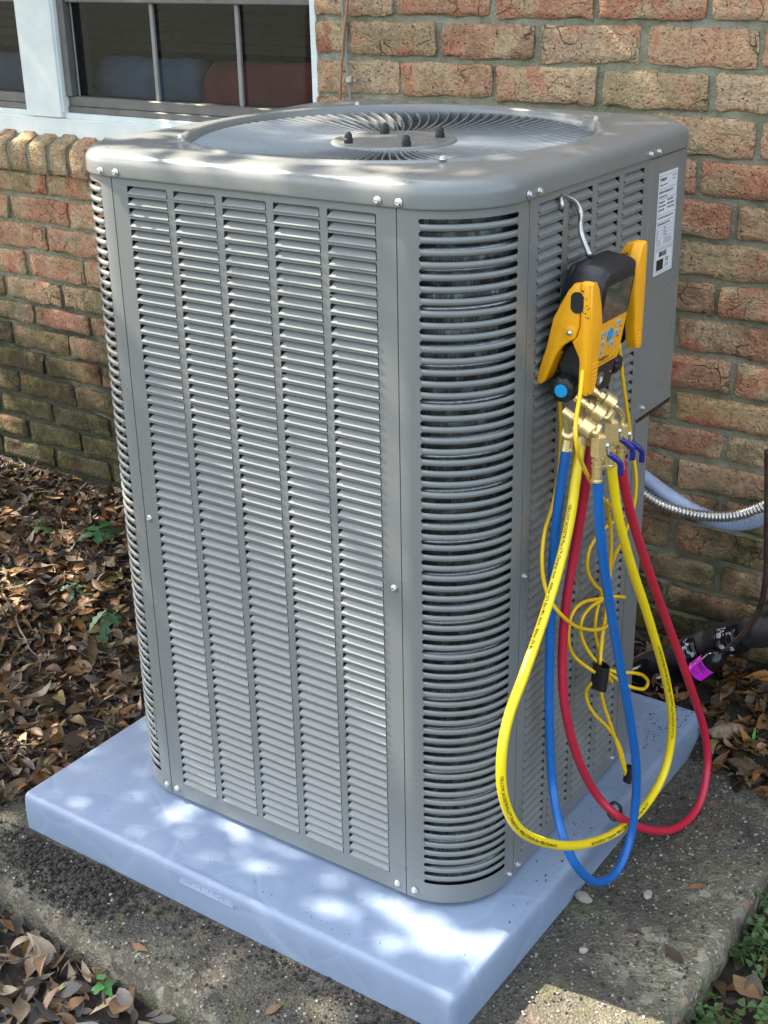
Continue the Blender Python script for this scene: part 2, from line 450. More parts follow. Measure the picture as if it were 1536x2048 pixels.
# soil washed against the plastic pad, thinning outwards
dx = math_n(nt, 'MULTIPLY', math_n(nt, 'ABSOLUTE', math_n(nt, 'SUBTRACT', sp.outputs[0], 0.47)), 1.0)
dx = math_n(nt, 'SUBTRACT', dx, 0.47)
dy = math_n(nt, 'SUBTRACT', math_n(nt, 'ABSOLUTE', math_n(nt, 'SUBTRACT', sp.outputs[1], 0.47)), 0.47)
dd = math_n(nt, 'MAXIMUM', dx, dy)
wet = ramp(nt, math_n(nt, 'ADD', math_n(nt, 'MULTIPLY', dd, -2.9), math_n(nt, 'MULTIPLY', noise_n(nt, p, 9, 5, 0.7), 1.3)), [(0.05, (0, 0, 0)), (0.45, (1, 1, 1))])
dm = mix(nt, 0.5, dirt, wet, 'SCREEN')
dm = mix(nt, 0.55, dm, wet, 'SCREEN')
c = mix(nt, math_n(nt, 'MULTIPLY', dm, 0.9), c, fine)
mo = ramp(nt, noise_n(nt, p, 9, 5, 0.7), [(0.56, (0, 0, 0)), (0.72, (1, 1, 1))])
c = mix(nt, math_n(nt, 'MULTIPLY', mo, 0.6), c, (0.14, 0.15, 0.05))
nt.links.new(c, b.inputs['Base Color']); b.inputs['Roughness'].default_value = 0.9
h = mix(nt, 0.4, vo.outputs['Distance'], noise_n(nt, p, 130, 5, 0.7))
bump(nt, b, h, 0.8, 0.006)

m, nt, b = newmat('forest soil'); M['soil'] = m
p = pos(nt)
nt.links.new(ramp(nt, noise_n(nt, p, 60, 6, 0.7), [(0.3, (0.012, 0.010, 0.008)), (0.55, (0.045, 0.034, 0.025)), (0.75, (0.10, 0.075, 0.05))]), b.inputs['Base Color'])
b.inputs['Roughness'].default_value = 0.95
bump(nt, b, noise_n(nt, p, 80, 6, 0.7), 1.0, 0.02)

def tint_mat(name, rough, spec=0.4, trans=0.0):
    m, nt, b = newmat(name)
    at = N(nt, 'ShaderNodeAttribute', attribute_name='tint')
    f = ramp(nt, noise_n(nt, pos(nt), 120, 4, 0.65), [(0.3, (0.72, 0.70, 0.68)), (0.65, (1.12, 1.1, 1.08))])
    c = mix(nt, 0.9, at.outputs['Color'], f, 'MULTIPLY')
    nt.links.new(c, b.inputs['Base Color'])
    b.inputs['Roughness'].default_value = rough; b.inputs['Specular IOR Level'].default_value = spec
    bump(nt, b, noise_n(nt, pos(nt), 260, 3), 0.3, 0.002)
    return m
M['litter'] = tint_mat('dry leaf', 0.55)
M['greenleaf'] = tint_mat('green leaf', 0.45)
M['bark'] = simple('twig bark', (0.10, 0.08, 0.06), 0.9, 0, 0.4, 80, 0.6, 300)
M['stone'] = simple('pale pebble', (0.30, 0.28, 0.24), 0.85, 0, 0.3, 60, 0.5, 200)
M['wood'] = simple('weathered root wood', (0.24, 0.18, 0.125), 0.85, 0, 0.45, 90, 0.9, 160)
M['dirtclod'] = simple('soil crumb', (0.035, 0.03, 0.026), 0.95, 0, 0.4, 90, 0.6, 200)
M['grass'] = simple('lawn', (0.025, 0.034, 0.014), 0.9, 0, 0.5, 3)

# ------------------------------------------------------------------ ground
def sstep(a, b, x):
    t = max(0.0, min(1.0, (x - a) / (b - a))); return t * t * (3 - 2 * t)

def gz(x, y):
    """height of the soil"""
    left = sstep(0.12, -0.10, x)
    zl = -0.052 + 0.055 * sstep(-0.12, 0.02, y) + 0.085 * sstep(0.25, 1.05, y)
    zr = -0.058 + 0.075 * sstep(0.72, 0.9, y) + 0.075 * sstep(0.85, 1.08, y)
    z = left * zl + (1 - left) * zr
    z += 0.010 * noise.noise(Vector((x * 5, y * 5, 0))) + 0.004 * noise.noise(Vector((x * 19, y * 19, 3)))
    return z

xs = [-60, -20, -8, -4, -2.6] + [-2.0 + 0.05 * i for i in range(81)] + [2.6, 4, 8, 20, 60]
ys = [-60, -20, -8, -4, -2.2] + [-1.4 + 0.05 * i for i in range(52)]
mb = MB()
mb.grid([[(x, y, gz(x, y) if abs(x) < 3 and y > -3 else -0.055) for y in ys] for x in xs])
ground = tag(mb.build('ground', M['soil'], smooth=True), kind='structure')
mb = MB()
mb.grid([[(x, y, -0.045 if (x, y) != (0, 0) else 0) for y in (-60, -30, -2.6)] for x in (-60, 0, 60)])
tag(mb.build('lawn', M['grass']), kind='structure')

# concrete slab, slightly skewed to the pad, broken edges
def slab_edge(x): return -0.128 - 0.083 * (x - 0.09)
mb = MB()
gx = [-0.45 + 0.02 * i for i in range(81)]
rows = []
for i, x in enumerate(gx):
    x1 = x
    ye = slab_edge(x)
    r = []
    wob = 0.006 * noise.noise(Vector((x * 9, 0.3, 0))) + 0.003 * noise.noise(Vector((x * 40, 1.3, 0)))
    side = max(0, (x - 1.13) / 0.02)
    ysn = [ye + wob + 0.0, ye + wob, ye + wob + 0.004, ye + wob + 0.012] + [ye + 0.02 + (1.0 - ye) * k / 56 for k in range(1, 57)]
    zsn = [-0.09, -0.012, -0.004, 0.0] + [0.0] * 56
    for y, z in zip(ysn, zsn):
        zz = z + (0.0016 * noise.noise(Vector((x * 30, y * 30, 0))) + 0.0015 * noise.noise(Vector((x * 8, y * 8, 2))) if z > -0.05 else 0)
        r.append((x1, y, zz))
    rows.append(r)
# right-hand broken edge
x_end = 1.15
last = [[(x + 0.0, y, z) for (x, y, z) in rows[-1]]]
for dxe, dze in ((0.006, -0.004), (0.010, -0.012), (0.012, -0.09)):
    rows.append([(x_end + dxe + 0.008 * noise.noise(Vector((y * 7, 4, 0))) + 0.0025 * noise.noise(Vector((y * 35, 4, 1))), y, min(z, 0) + dze) for (x, y, z) in rows[80]])
mb.grid(rows)
tag(mb.build('concrete_slab', M['slab'], smooth=True), kind='structure')

# ------------------------------------------------------------------ brick wall
WALL_Y = 1.10
wall = empty('brick_wall', (0, WALL_Y, 0), 'old reclaimed brick house wall with mossy lower courses behind the air conditioner', 'wall')
wall_off = Vector((0, -WALL_Y, 0))
def wl_build(mb_, name, mat, parent=None, **kw):
    o = mb_.build(name, mat, parent or wall, **kw)
    if parent is None: o.location = wall_off
    return o

def brick_mesh(seed, L, H, D, nx=14, nz=6, rough=1.0):
    r = random.Random(seed); mb_ = MB()
    def n3(x, z, k, s): return noise.noise(Vector((x * s + seed * 7.3, z * s + k * 3.1, seed * 1.7 + k)))
    rows = []
    for ring in range(3):
        pass
    grid = []
    for i in range(nx + 1):
        rr = []
        for j in range(nz + 1):
            u = -1 + 2 * i / nx; v = -1 + 2 * j / nz
            # push samples towards the rim so that the arris can be round
            u = math.copysign(abs(u) ** 0.72, u); v = math.copysign(abs(v) ** 0.6, v)
            x = u * L / 2; z = v * H / 2
            # superelliptic corners
            k = max(abs(u), abs(v)); 
            cr = 0.0055
            cx = max(0, abs(x) - (L / 2 - cr)); cz = max(0, abs(z) - (H / 2 - cr))
            if cx > 0 and cz > 0:
                d_ = math.hypot(cx, cz)
                if d_ > cr: x -= math.copysign(cx * (1 - cr / d_), x); z -= math.copysign(cz * (1 - cr / d_), z)
            edge = min(L / 2 - abs(x), H / 2 - abs(z))
            on = (i in (0, nx)) or (j in (0, nz))
            y = 0.0034 * rough * n3(x, z, 0, 22) + 0.0016 * rough * n3(x, z, 1, 90)
            if on:
                y += 0.0038 + 0.003 * n3(x, z, 2, 60)
                z += (0.0042 * n3(x, z, 3, 26) + 0.0022 * n3(x, z, 5, 110)) * rough
                x += 0.005 * n3(x, z, 4, 45) * rough
            elif edge < 0.006: y += 0.0004 + 0.0022 * max(0, n3(x, z, 6, 35))
            rr.append((x, y, z))
        grid.append(rr)
    mb_.grid(grid)
    # returns to the wall
    rim = [grid[i][0] for i in range(nx + 1)] + [grid[nx][j] for j in range(1, nz + 1)] + [grid[i][nz] for i in range(nx - 1, -1, -1)] + [grid[0][j] for j in range(nz - 1, 0, -1)]
    n = len(rim)
    mb_.grid([rim + [rim[0]], [(p[0] * 0.99, D, p[2] * 0.98) for p in rim] + [(rim[0][0] * 0.99, D, rim[0][2] * 0.98)]])
    me = bpy.data.meshes.new('brick')
    me.from_pydata(mb_.v, [], mb_.f)
    import bmesh
    bm = bmesh.new(); bm.from_mesh(me); bmesh.ops.remove_doubles(bm, verts=bm.verts, dist=1e-5); bmesh.ops.recalc_face_normals(bm, faces=bm.faces); bm.to_mesh(me); bm.free()
    me.polygons.foreach_set('use_smooth', [True] * len(me.polygons)); me.set_sharp_from_angle(angle=math.radians(50))
    me.materials.append(M['brick'])
    return me
BL, BH = 0.2, 0.058
variants = [brick_mesh(k, BL, BH, 0.03) for k in range(16)]

Z = [1.68, 1.608, 1.535, 1.462, 1.389, 1.3164, 1.2401, 1.1636, 1.0888, 1.0169, 0.9433, 0.8681, 0.7961, 0.7225, 0.6473, 0.576, 0.5109, 0.441, 0.3712, 0.2982, 0.2316, 0.1638, 0.096, 0.03]
right_j = {5: [.09, .314, .534, .748], 6: [-.024, .194, .413, .628, .845], 7: [.099, .319, .546, .764], 8: [.855], 9: [.749], 10: [.825], 11: [.93], 12: [.807], 13: [.728], 14: [.848],
           15: [.735], 16: [.846], 17: [.747], 18: [.85], 19: [.75], 20: [.853], 21: [.745], 22: [.85], 23: [.75], 4: [.2], 3: [.09], 2: [.2], 1: [.09]}
left_j = {11: -.991, 12: -.925, 13: -1.014, 14: -.89, 15: -.983, 16: -.889, 17: -.979, 18: -.87, 19: -.981, 20: -.855, 21: -.975, 22: -.87, 23: -.98}
WX0, WX1 = -1.75, 1.75
def fill(js, a, b, r):
    js = sorted(js)
    while js[0] > a: js.insert(0, js[0] - (0.2165 + r.uniform(-.007, .007)))
    while js[-1] < b: js.append(js[-1] + 0.2165 + r.uniform(-.007, .007))
    return js
r_ = random.Random(3)
n_b = 0
for row in range(1, 24):
    zt_, zb_ = Z[row - 1], Z[row]
    spans = []
    rj = fill(list(right_j[row]), -0.105 if row < 11 else -0.12, WX1, r_)
    rj[0] = -0.112 if row < 11 else rj[0]
    if rj[1] - rj[0] < 0.05 and row < 11: rj.pop(1)
    js = rj
    if row >= 11:
        lj = fill([left_j[row]], WX0, -0.15, r_)
        lj = [j for j in lj if j < -0.2]
        js = lj + [j for j in rj if j > lj[-1] + 0.07]
    for a, b_ in zip(js[:-1], js[1:]):
        if a < WX0 - 0.25 or b_ > WX1 + 0.25: continue
        if zt_ < 0.12 and False: continue
        first = (row < 11 and a == js[0])
        xa = a + (0.0 if first else 0.0062 + r_.uniform(-.0015, .0025)); xb = b_ - 0.0062 - r_.uniform(-.0015, .0025)
        za = zb_ + 0.0064 + r_.uniform(-.001, .0015); zc = zt_ - 0.0064 - r_.uniform(-.001, .0015)
        if row == 11 and b_ < -0.1: zc = min(zc, 0.927)
        o = link('brick', variants[r_.randrange(16)], wall)
        o.location = ((xa + xb) / 2, r_.uniform(-0.0035, 0.0025), (za + zc) / 2)
        o.scale = ((xb - xa) / BL, 1, (zc - za) / BH)
        o.rotation_euler = (r_.uniform(-.03, .03), r_.choice((0, PI)) + r_.uniform(-.014, .014), r_.uniform(-.016, .016))
        n_b += 1

# mortar bed: body of the wall with the window opening left out
def mortar_sheet(mb_, x0, x1, z0, z1, y=WALL_Y + 0.009, s=0.022):
    nx = max(2, int((x1 - x0) / s)); nz = max(2, int((z1 - z0) / s))
    g = []
    for i in range(nx + 1):
        g.append([])
        for j in range(nz + 1):
            x = x0 + (x1 - x0) * i / nx; z = z0 + (z1 - z0) * j / nz
            e = 0.0035 * noise.noise(Vector((x * 25, z * 25, 0))) + 0.0015 * noise.noise(Vector((x * 70, z * 70, 5)))
            g[-1].append((x, y - e, z))
    mb_.grid(g)
mb = MB()
mortar_sheet(mb, -1.8, -0.112, -0.2, 0.99)
mortar_sheet(mb, -0.112, 1.8, -0.2, 1.70)
mb.box(-1.8, -0.112, WALL_Y + 0.02, WALL_Y + 0.2, -0.2, 0.995)
mb.box(-0.112, 1.8, WALL_Y + 0.02, WALL_Y + 0.2, -0.2, 2.7)
mb.box(-1.8, -0.112, WALL_Y + 0.02, WALL_Y + 0.2, 2.2, 2.7)
mb.box(-3.8, -1.8, WALL_Y + 0.012, WALL_Y + 0.2, -0.2, 2.7)
wl_build(mb, 'mortar', M['mortar'])
# courses out of sight above and beside the frame, one joined part
mb = MB()
zz = 0.03; k = 0
while zz < 1.67:
    x = -3.8 + (k % 2) * 0.108
    while x < -2.0:
        mb.bevbox(x, x + 0.202, WALL_Y, WALL_Y + 0.03, zz, zz + 0.058, 0.004)
        x += 0.2165
    zz += 0.072; k += 1
zz = 1.69; k = 0
while zz < 2.68:
    x = -1.8 + (k % 2) * 0.108
    while x < 1.8:
        if x > -0.11 or zz > 2.2: mb.bevbox(max(x, -0.112) if x > -0.3 else x, min(x + 0.202, 1.8), WALL_Y, WALL_Y + 0.03, zz, zz + 0.058, 0.004)
        x += 0.2165
    zz += 0.072; k += 1
o = wl_build(mb, 'upper_bricks', M['brick']); o['kind'] = 'stuff'

# rowlock sill under the windows: bricks on edge, sloping outwards, uneven mossy joints
sill_meshes = []
for k in range(7):
    r = random.Random(50 + k); mb = MB()
    w = 0.054
    prof = [(1.082 - WALL_Y, 0.934), (1.078 - WALL_Y, 0.938), (1.0775 - WALL_Y, 0.96), (1.078 - WALL_Y, 0.985), (1.079 - WALL_Y, 1.001), (1.084 - WALL_Y, 1.008), (1.10 - WALL_Y, 1.014), (1.125 - WALL_Y, 1.026), (1.15 - WALL_Y, 1.036)]
    g = []
    for q in range(7):
        u = -1 + 2 * q / 6; u = math.copysign(abs(u) ** 0.75, u); ed = abs(u) > 0.95
        rr = []
        for (y, z) in prof:
            nn = noise.noise(Vector((u * 2 + k * 9, z * 40, y * 40)))
            x = u * w / 2 + 0.0035 * noise.noise(Vector((k * 5.5, z * 24, y * 24 + u * 0.4)))
            rr.append((x, y + (0.0035 if ed else 0) + 0.0012 * nn, z - (0.003 if ed else 0) + 0.0014 * nn))
        g.append(rr)
    mb.grid(g)
    mb.grid([g[0], [(x, y + 0.03, z - 0.0) for x, y, z in g[0]]]); mb.grid([[(x, y + 0.03, z) for x, y, z in g[-1]], g[-1]])
    me = bpy.data.meshes.new('sill_brick'); me.from_pydata(mb.v, [], mb.f); me.materials.append(M['brick'])
    me.polygons.foreach_set('use_smooth', [True] * len(me.polygons)); me.set_sharp_from_angle(angle=math.radians(50))
    sill_meshes.append(me)
x = -1.72
while x < -0.14:
    o = link('sill_brick', sill_meshes[r_.randrange(7)], wall)
    tl = r_.uniform(-.05, .05); o.location = (x - 0.97 * math.sin(tl), r_.uniform(-.003, .003), r_.uniform(-.003, .003)); o.rotation_euler = (0, tl, 0)
    x += 0.0735 + r_.uniform(-.003, .003)
mb = MB()
g = []
for i in range(120):
    xx = -1.8 + i * (1.688 / 119)
    g.append([(xx, y - 0.002 * noise.noise(Vector((xx * 40, z * 60, 0))), z + 0.002 * noise.noise(Vector((xx * 50, y * 60, 3)))) for y, z in
              ((1.10, 0.931), (1.087, 0.934), (1.0855, 0.96), (1.0865, 0.99), (1.092, 1.0), (1.125, 1.017), (1.17, 1.034))])
mb.grid(g)
wl_build(mb, 'sill_mortar', M['mortar'], smooth=True)

# ------------------------------------------------------------------ windows
win = empty('window', (-0.6, 1.13, 1.03), 'grey aluminium sash window in white painted trim above the brick sill', 'window')
wo_ = Vector((0.6, -1.13, -1.03))
def wbuild(mb_, name, mat, parent=None, **kw):
    o = mb_.build(name, mat, parent or win, **kw)
    if parent is None: o.location = wo_
    return o
# outer white frame
mb = MB(); mb.bevbox(-1.057, -0.931, 1.122, 1.24, 1.067, 2.2, 0.002); wbuild(mb, 'mullion', M['trim'])
mb = MB()
mb.bevbox(-1.8, -0.1125, 1.128, 1.26, 1.018, 1.0655, 0.002)
wbuild(mb, 'bottom_board', M['trim'])
mb = MB(); mb.bevbox(-0.931, -0.1285, 1.134, 1.20, 1.0655, 1.079, 0.0015); mb.bevbox(-1.8, -1.057, 1.134, 1.20, 1.0655, 1.079, 0.0015)
wbuild(mb, 'stop_bead', M['trim'])
mb = MB(); mb.bevbox(-0.1285, -0.1125, 1.105, 1.24, 1.0655, 2.2, 0.0015); wbuild(mb, 'jamb', M['trim'])
mb = MB(); mb.bevbox(-0.931, -0.926, 1.128, 1.2, 1.079, 2.2, 0.001); wbuild(mb, 'bead', M['trim'])
def sash(x0, x1, muntins):
    mb_ = MB()
    mb_.bevbox(x0, x1, 1.142, 1.20, 1.079, 1.094, 0.002)
    mb_.bevbox(x0, x1, 1.147, 1.19, 1.094, 1.118, 0.002)
    if x0 > -1: mb_.bevbox(x0, x0 + 0.022, 1.139, 1.20, 1.118, 2.2, 0.002)
    mb_.bevbox(x0 + (0.022 if x0 > -1 else 0), x1 - 0.012, 1.146, 1.20, 1.336, 1.368, 0.002)
    mb_.bevbox(x1 - 0.012, x1, 1.146, 1.20, 1.118, 2.2, 0.002)
    s = wbuild(mb_, 'sash', M['alu'])
    a = x0 + 0.022 if x0 > -1 else x0
    mb_ = MB(); mb_.quad((a, 1.168, 1.118), (x1 - 0.012, 1.168, 1.118), (x1 - 0.012, 1.168, 1.336), (a, 1.168, 1.336))
    mb_.build('pane', M['glass'], s, recalc=False)
    mb_ = MB(); mb_.quad((a, 1.168, 1.368), (x1 - 0.012, 1.168, 1.368), (x1 - 0.012, 1.168, 2.2), (a, 1.168, 2.2)); mb_.build('pane', M['glass'], s, recalc=False)
    for xm in muntins:
        mb_ = MB(); mb_.bevbox(xm - 0.0055, xm + 0.0055, 1.158, 1.166, 1.118, 1.336, 0.001); mb_.build('muntin', M['muntin'], s)
    if x0 > -1:
        mb_ = MB(); mb_.bevbox(x0 + 0.0295, x0 + 0.0325, 1.156, 1.160, 1.118, 1.336, 0.0005); mb_.build('track', M['muntin'], s)
sash(-0.926, -0.1285, (-0.632, -0.373))
sash(-1.8, -1.057, (-1.33, -1.6))
# room behind the glass
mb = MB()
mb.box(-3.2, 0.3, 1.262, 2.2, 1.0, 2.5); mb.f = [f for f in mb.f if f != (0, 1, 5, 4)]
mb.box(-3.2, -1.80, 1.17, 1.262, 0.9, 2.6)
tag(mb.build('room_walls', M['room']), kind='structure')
bl = empty('window_blind', (-0.9, 1.335, 1.215), 'dark brown slatted blind half lowered behind the window glass', 'blind')
for k in range(9):
    mb = MB(); mb.add([(-0.88, -0.012, 0.024 * k), (0.80, -0.012, 0.024 * k), (0.80, 0.006, 0.024 * k + 0.020), (-0.88, 0.006, 0.024 * k + 0.020)], [(0, 1, 2, 3)])
    mb.build('slat', M['blind'], bl)
def bolster(name, x0, x1, mat, label, seed):
    mb_ = MB(); g = []
    for i in range(31):
        t = i / 30; x = x0 + (x1 - x0) * t
        e = 1 - max(0, 1 - min(t, 1 - t) / 0.05) ** 2 * 0.25
        rr = []
        for j in range(20):
            a = 2 * PI * j / 20
            w = 1 + 0.08 * noise.noise(Vector((x * 14 + seed, math.cos(a) * 1.5, math.sin(a) * 1.5))) + 0.05 * noise.noise(Vector((x * 40 + seed, math.cos(a) * 3, math.sin(a) * 3)))
            rr.append((x, 1.30 + 0.05 * e * w * math.cos(a), 1.135 + 0.068 * e * w * math.sin(a)))
        g.append(rr)
    mb_.grid(g, closed=True)
    n_ = len(mb_.v); mb_.f.append(tuple(range(20))); mb_.f.append(tuple(range(n_ - 20, n_)))
    tag(mb_.build(name, mat, smooth=True), label, 'bolster')
bolster('fabric_bolster', -0.95, -0.588, M['denim'], 'pale blue fabric bolster behind the glass beside the dark red one', 1)
bolster('fabric_bolster', -0.578, -0.05, M['redcloth'], 'dark red fabric bolster lying on the inside window ledge', 5)
bolster('fabric_bolster', -1.75, -1.04, M['denim'], 'blue fabric bolster behind the partly seen window past the white mullion', 9)

# two thin lines running down the wall beside the window
def wire_thing(name, pts, r, mat, label, cat, step=0.02, seg=8, group=None):
    mb_ = MB(); tube(mb_, spline(pts, step), r, seg)
    return tag(mb_.build(name, mat, smooth=True), label, cat, group)
wire_thing('grey_cable', [(-0.031, 1.088, 1.7), (-0.030, 1.089, 1.45), (-0.029, 1.088, 1.351), (-0.024, 1.087, 1.255), (-0.015, 1.087, 1.156), (-0.012, 1.088, 1.0), (-0.012, 1.088, 0.8), (-0.01, 1.088, 0.3)], 0.0030, M['muntin'],
           'thin light grey cable running straight down the brick beside the window', 'cable')
wire_thing('copper_wire', [(0.012, 1.083, 1.7), (0.0, 1.084, 1.45), (-0.011, 1.082, 1.351), (-0.020, 1.080, 1.30), (-0.030, 1.083, 1.235), (-0.040, 1.084, 1.155), (-0.042, 1.085, 1.0), (-0.035, 1.086, 0.6)], 0.0028, M['copperwire'],
           'brownish copper ground wire crossing over the grey cable on the brick', 'wire')
mb = MB(); mb.bevbox(-0.021, -0.006, 1.078, 1.092, 1.190, 1.203, 0.002); mb.box(-0.006, 0.001, 1.085, 1.092, 1.193, 1.199)
tag(mb.build('cable_clip', M['galv']), 'small square metal clip holding the grey cable to the brick', 'clip')

# ------------------------------------------------------------------ plastic pad
PW = 0.9144; PZ = 0.0745
pad = empty('equipment_pad', (PW / 2, PW / 2, 0), 'square pale blue plastic equipment pad under the air conditioner', 'pad', rz=-0.0067)
def rrect(hw, hh, r, n=6):
    out = []
    for cx, cy, a0 in ((hw - r, -hh + r, -PI / 2), (hw - r, hh - r, 0), (-hw + r, hh - r, PI / 2), (-hw + r, -hh + r, PI)):
        for k in range(n + 1):
            a = a0 + PI / 2 * k / n; out.append((cx + r * math.cos(a), cy + r * math.sin(a)))
    return out
mb = MB(); rows = []
for d, z in ((0.004, 0.0), (0.0, 0.001), (-0.0005, 0.035), (0.0005, 0.060), (0.0025, 0.068), (0.006, 0.0725), (0.011, PZ)):
    rows.append([(x, y, z) for x, y in rrect(PW / 2 - d, PW / 2 - d, 0.012 - min(d, .008))])
mb.grid([r + [r[0]] for r in rows])
n = len(mb.v); m_ = len(rows[0]) + 1
nt_ = 24
for i in range(nt_):
    for j in range(nt_):
        h = PW / 2 - 0.011
        f = lambda k: -h + 2 * h * k / nt_
    pass
top = rows[-1]
c0 = len(mb.v); mb.v += top; mb.f.append(tuple(range(c0, c0 + len(top))))
mb.build('pad_body', M['pad'], pad, angle=35)
# size plaque on the front arris with raised figures
pq = Vector((0.382, 0.0, 0.0)) - Vector((PW / 2, PW / 2, 0))
mb = MB()
mb.add([(pq.x, pq.y - 0.0022, 0.047), (pq.x + 0.118, pq.y - 0.0022, 0.047), (pq.x + 0.118, pq.y + 0.012, 0.0755), (pq.x, pq.y + 0.012, 0.0755),
        (pq.x + 0.003, pq.y - 0.0032, 0.049), (pq.x + 0.115, pq.y - 0.0032, 0.049), (pq.x + 0.115, pq.y + 0.0085, 0.0755), (pq.x + 0.003, pq.y + 0.0085, 0.0755)],
       [(0, 1, 5, 4), (1, 2, 6, 5), (2, 3, 7, 6), (3, 0, 4, 7), (4, 5, 6, 7)])
plaque = mb.build('size_plaque', M['pad'], pad)
me = text_mesh('36 X 36 X 3', 0.0215, M['pad'], extrude=0.0013)
ey = Vector((0, 0.0117, 0.0265)).normalized()
place_text(me, (pq.x + 0.006, pq.y - 0.0012, 0.0525), Vector((1, 0, 0)), ey, 'raised_figures', plaque)

# ------------------------------------------------------------------ air conditioner
XL, XR, YF, YB = 0.1247, 0.8507, 0.1416, 0.8632
RC = 0.1125
ZB, ZT = 0.0841, 1.1565
FCX, FCY = 0.4877, 0.5024
ROOT = Vector((FCX, FCY, PZ))
ac = empty('air_conditioner', ROOT, 'tall grey louvred outdoor air conditioner unit standing on the blue pad', 'air conditioner')
def ub(mb_, name, mat, parent=None, **kw):
    o = mb_.build(name, mat, parent or ac, **kw)
    if parent is None: o.location = -ROOT
    return o

def outline(off=0.0, n=10):
    """plan of the cabinet, counter-clockwise from the front left; the back right corner is cut off"""
    x0, x1, y0, y1 = XL - off, XR + off, YF - off, YB + off
    R_ = RC + off
    def arc(cx, cy, r, a0, a1, k): return [(cx + r * math.cos(a0 + (a1 - a0) * i / k), cy + r * math.sin(a0 + (a1 - a0) * i / k)) for i in range(k + 1)]
    P = []
    P += arc(x0 + R_, y0 + R_, R_, -PI, -PI / 2, n)
    P += [(x0 + R_ + (x1 - x0 - 2 * R_) * t, y0) for t in (.25, .5, .75)]
    P += arc(x1 - R_, y0 + R_, R_, -PI / 2, 0, n)
    P += [(x1, y0 + R_ + (0.770 - y0 - R_) * t) for t in (.25, .5, .75)]
    r = 0.016
    P += arc(x1 - r, 0.776 + off, r, 0, PI / 4, 3)
    P += [((x1 + 0.785) / 2, (0.790 + YB) / 2 + off * 0.8)]
    P += arc(0.783, y1 - r, r, PI / 4, PI / 2, 3)
    P += [(0.783 + (x0 + R_ - 0.783) * t, y1) for t in (.25, .5, .75)]
    P += arc(x0 + R_, y1 - R_, R_, PI / 2, PI, n)
    P += [(x0, y1 - R_ + (y0 + R_ - y1 + R_) * t) for t in (.25, .5, .75)]
    return P

# --- cap with raised fan ring
base_out = outline(0.0045)
def shrink(P, d): 
    """move outline points inwards along their normals"""
    n = len(P); out = []
    for i in range(n):
        a, b_ = Vector(P[i - 1]), Vector(P[(i + 1) % n])
        t = (b_ - a).normalized(); nn = Vector((-t.y, t.x))
        out.append((P[i][0] + nn.x * d, P[i][1] + nn.y * d))
    return out
mb = MB(); rows = []
def ring_at(P, z): return [(x, y, z) for x, y in P]
rows.append(ring_at(shrink(base_out, 0.006), 1.158))
for d, z in ((0.0012, 1.1552), (0.0, 1.1562), (0.0, 1.1600), (0.0, 1.1745), (0.0013, 1.1800), (0.0045, 1.1850), (0.0090, 1.1885), (0.0150, 1.1910), (0.0230, 1.1925)):
    rows.append(ring_at(shrink(base_out, d), z))
inner0 = shrink(base_out, 0.0230)
ang = [math.atan2(y - FCY, x - FCX) for x, y in inner0]
def circ(R_, z): return [(FCX + R_ * math.cos(a), FCY + R_ * math.sin(a), z) for a in ang]
c1_ = circ(0.338, 1.1905)
# one half way ring, kept inside the square
mid = [tuple((Vector(p) * 0.5 + Vector(q) * 0.5)) for p, q in zip(ring_at(inner0, 1.1932), c1_)]
mid = [(x, y, 1.1938) for x, y, z in mid]
rows.append(mid)
for R_, z in ((0.338, 1.1925), (0.331, 1.1920), (0.327, 1.1945), (0.3235, 1.1965), (0.3195, 1.1965), (0.316, 1.1940), (0.3135, 1.1890), (0.3125, 1.182), (0.3125, 1.160), (0.3125, 1.06)):
    rows.append(circ(R_, z))
mb.grid([r + [r[0]] for r in rows])
cap = ub(mb, 'top_cap', M['paint'], angle=60)
m_s = cap.modifiers.new('smooth', 'SUBSURF'); m_s.levels = 1; m_s.render_levels = 1

# --- fan grille
hub = empty('fan_grille', (0, 0, 1.1755 - PZ)); hub.parent = ac
mb = MB(); mb.lathe([(0.0, 0.0035), (0.072, 0.003), (0.084, 0.0025), (0.090, 0.0045), (0.0945, 0.0045), (0.098, 0.001), (0.098, -0.012), (0.0, -0.012)], (0, 0, 0), (0, 0, 1), 64)
mb.build('hub_plate', M['paint'], hub, angle=50)
# one vane: a leaning curved blade
mb = MB(); g = []
nv = 14
for i in range(nv + 1):
    t = i / nv; r = 0.096 + (0.3115 - 0.096) * t
    a = 0.13 * t * t
    lean = 0.0004 * math.sin(min(1, t * 1.3) * PI / 2)   # lower edge shifted sideways
    h = 0.014
    z0 = 0.0 + 0.0115 * t - 0.003 * math.sin(t * PI)
    ca, sa = math.cos(a), math.sin(a)
    tx, ty = -sa, ca
    P0 = Vector((r * ca, r * sa, z0)); off = Vector((tx, ty, 0))
    if t > 0.94: z_drop = (t - 0.94) * 0.10
    else: z_drop = 0
    P0.z -= z_drop
    g.append([P0 - off * 0.0010, P0 + off * 0.0004 + Vector((0, 0, 0.0010)), P0 + off * 0.0014 - Vector((0, 0, 0.001)), P0 + off * (lean * 0.6 + 0.0009) - Vector((0, 0, h * 0.55)), P0 + off * (lean + 0.0009) - Vector((0, 0, h)),
              P0 + off * (lean - 0.0002) - Vector((0, 0, h)), P0 + off * (lean * 0.6 - 0.0003) - Vector((0, 0, h * 0.55))])
mb.grid([r + [r[0]] for r in g])
me = bpy.data.meshes.new('vane'); me.from_pydata(mb.v, [], mb.f); me.materials.append(M['vane'])
import bmesh
bm = bmesh.new(); bm.from_mesh(me); bmesh.ops.remove_doubles(bm, verts=bm.verts, dist=1e-6); bmesh.ops.recalc_face_normals(bm, faces=bm.faces); bm.to_mesh(me); bm.free()
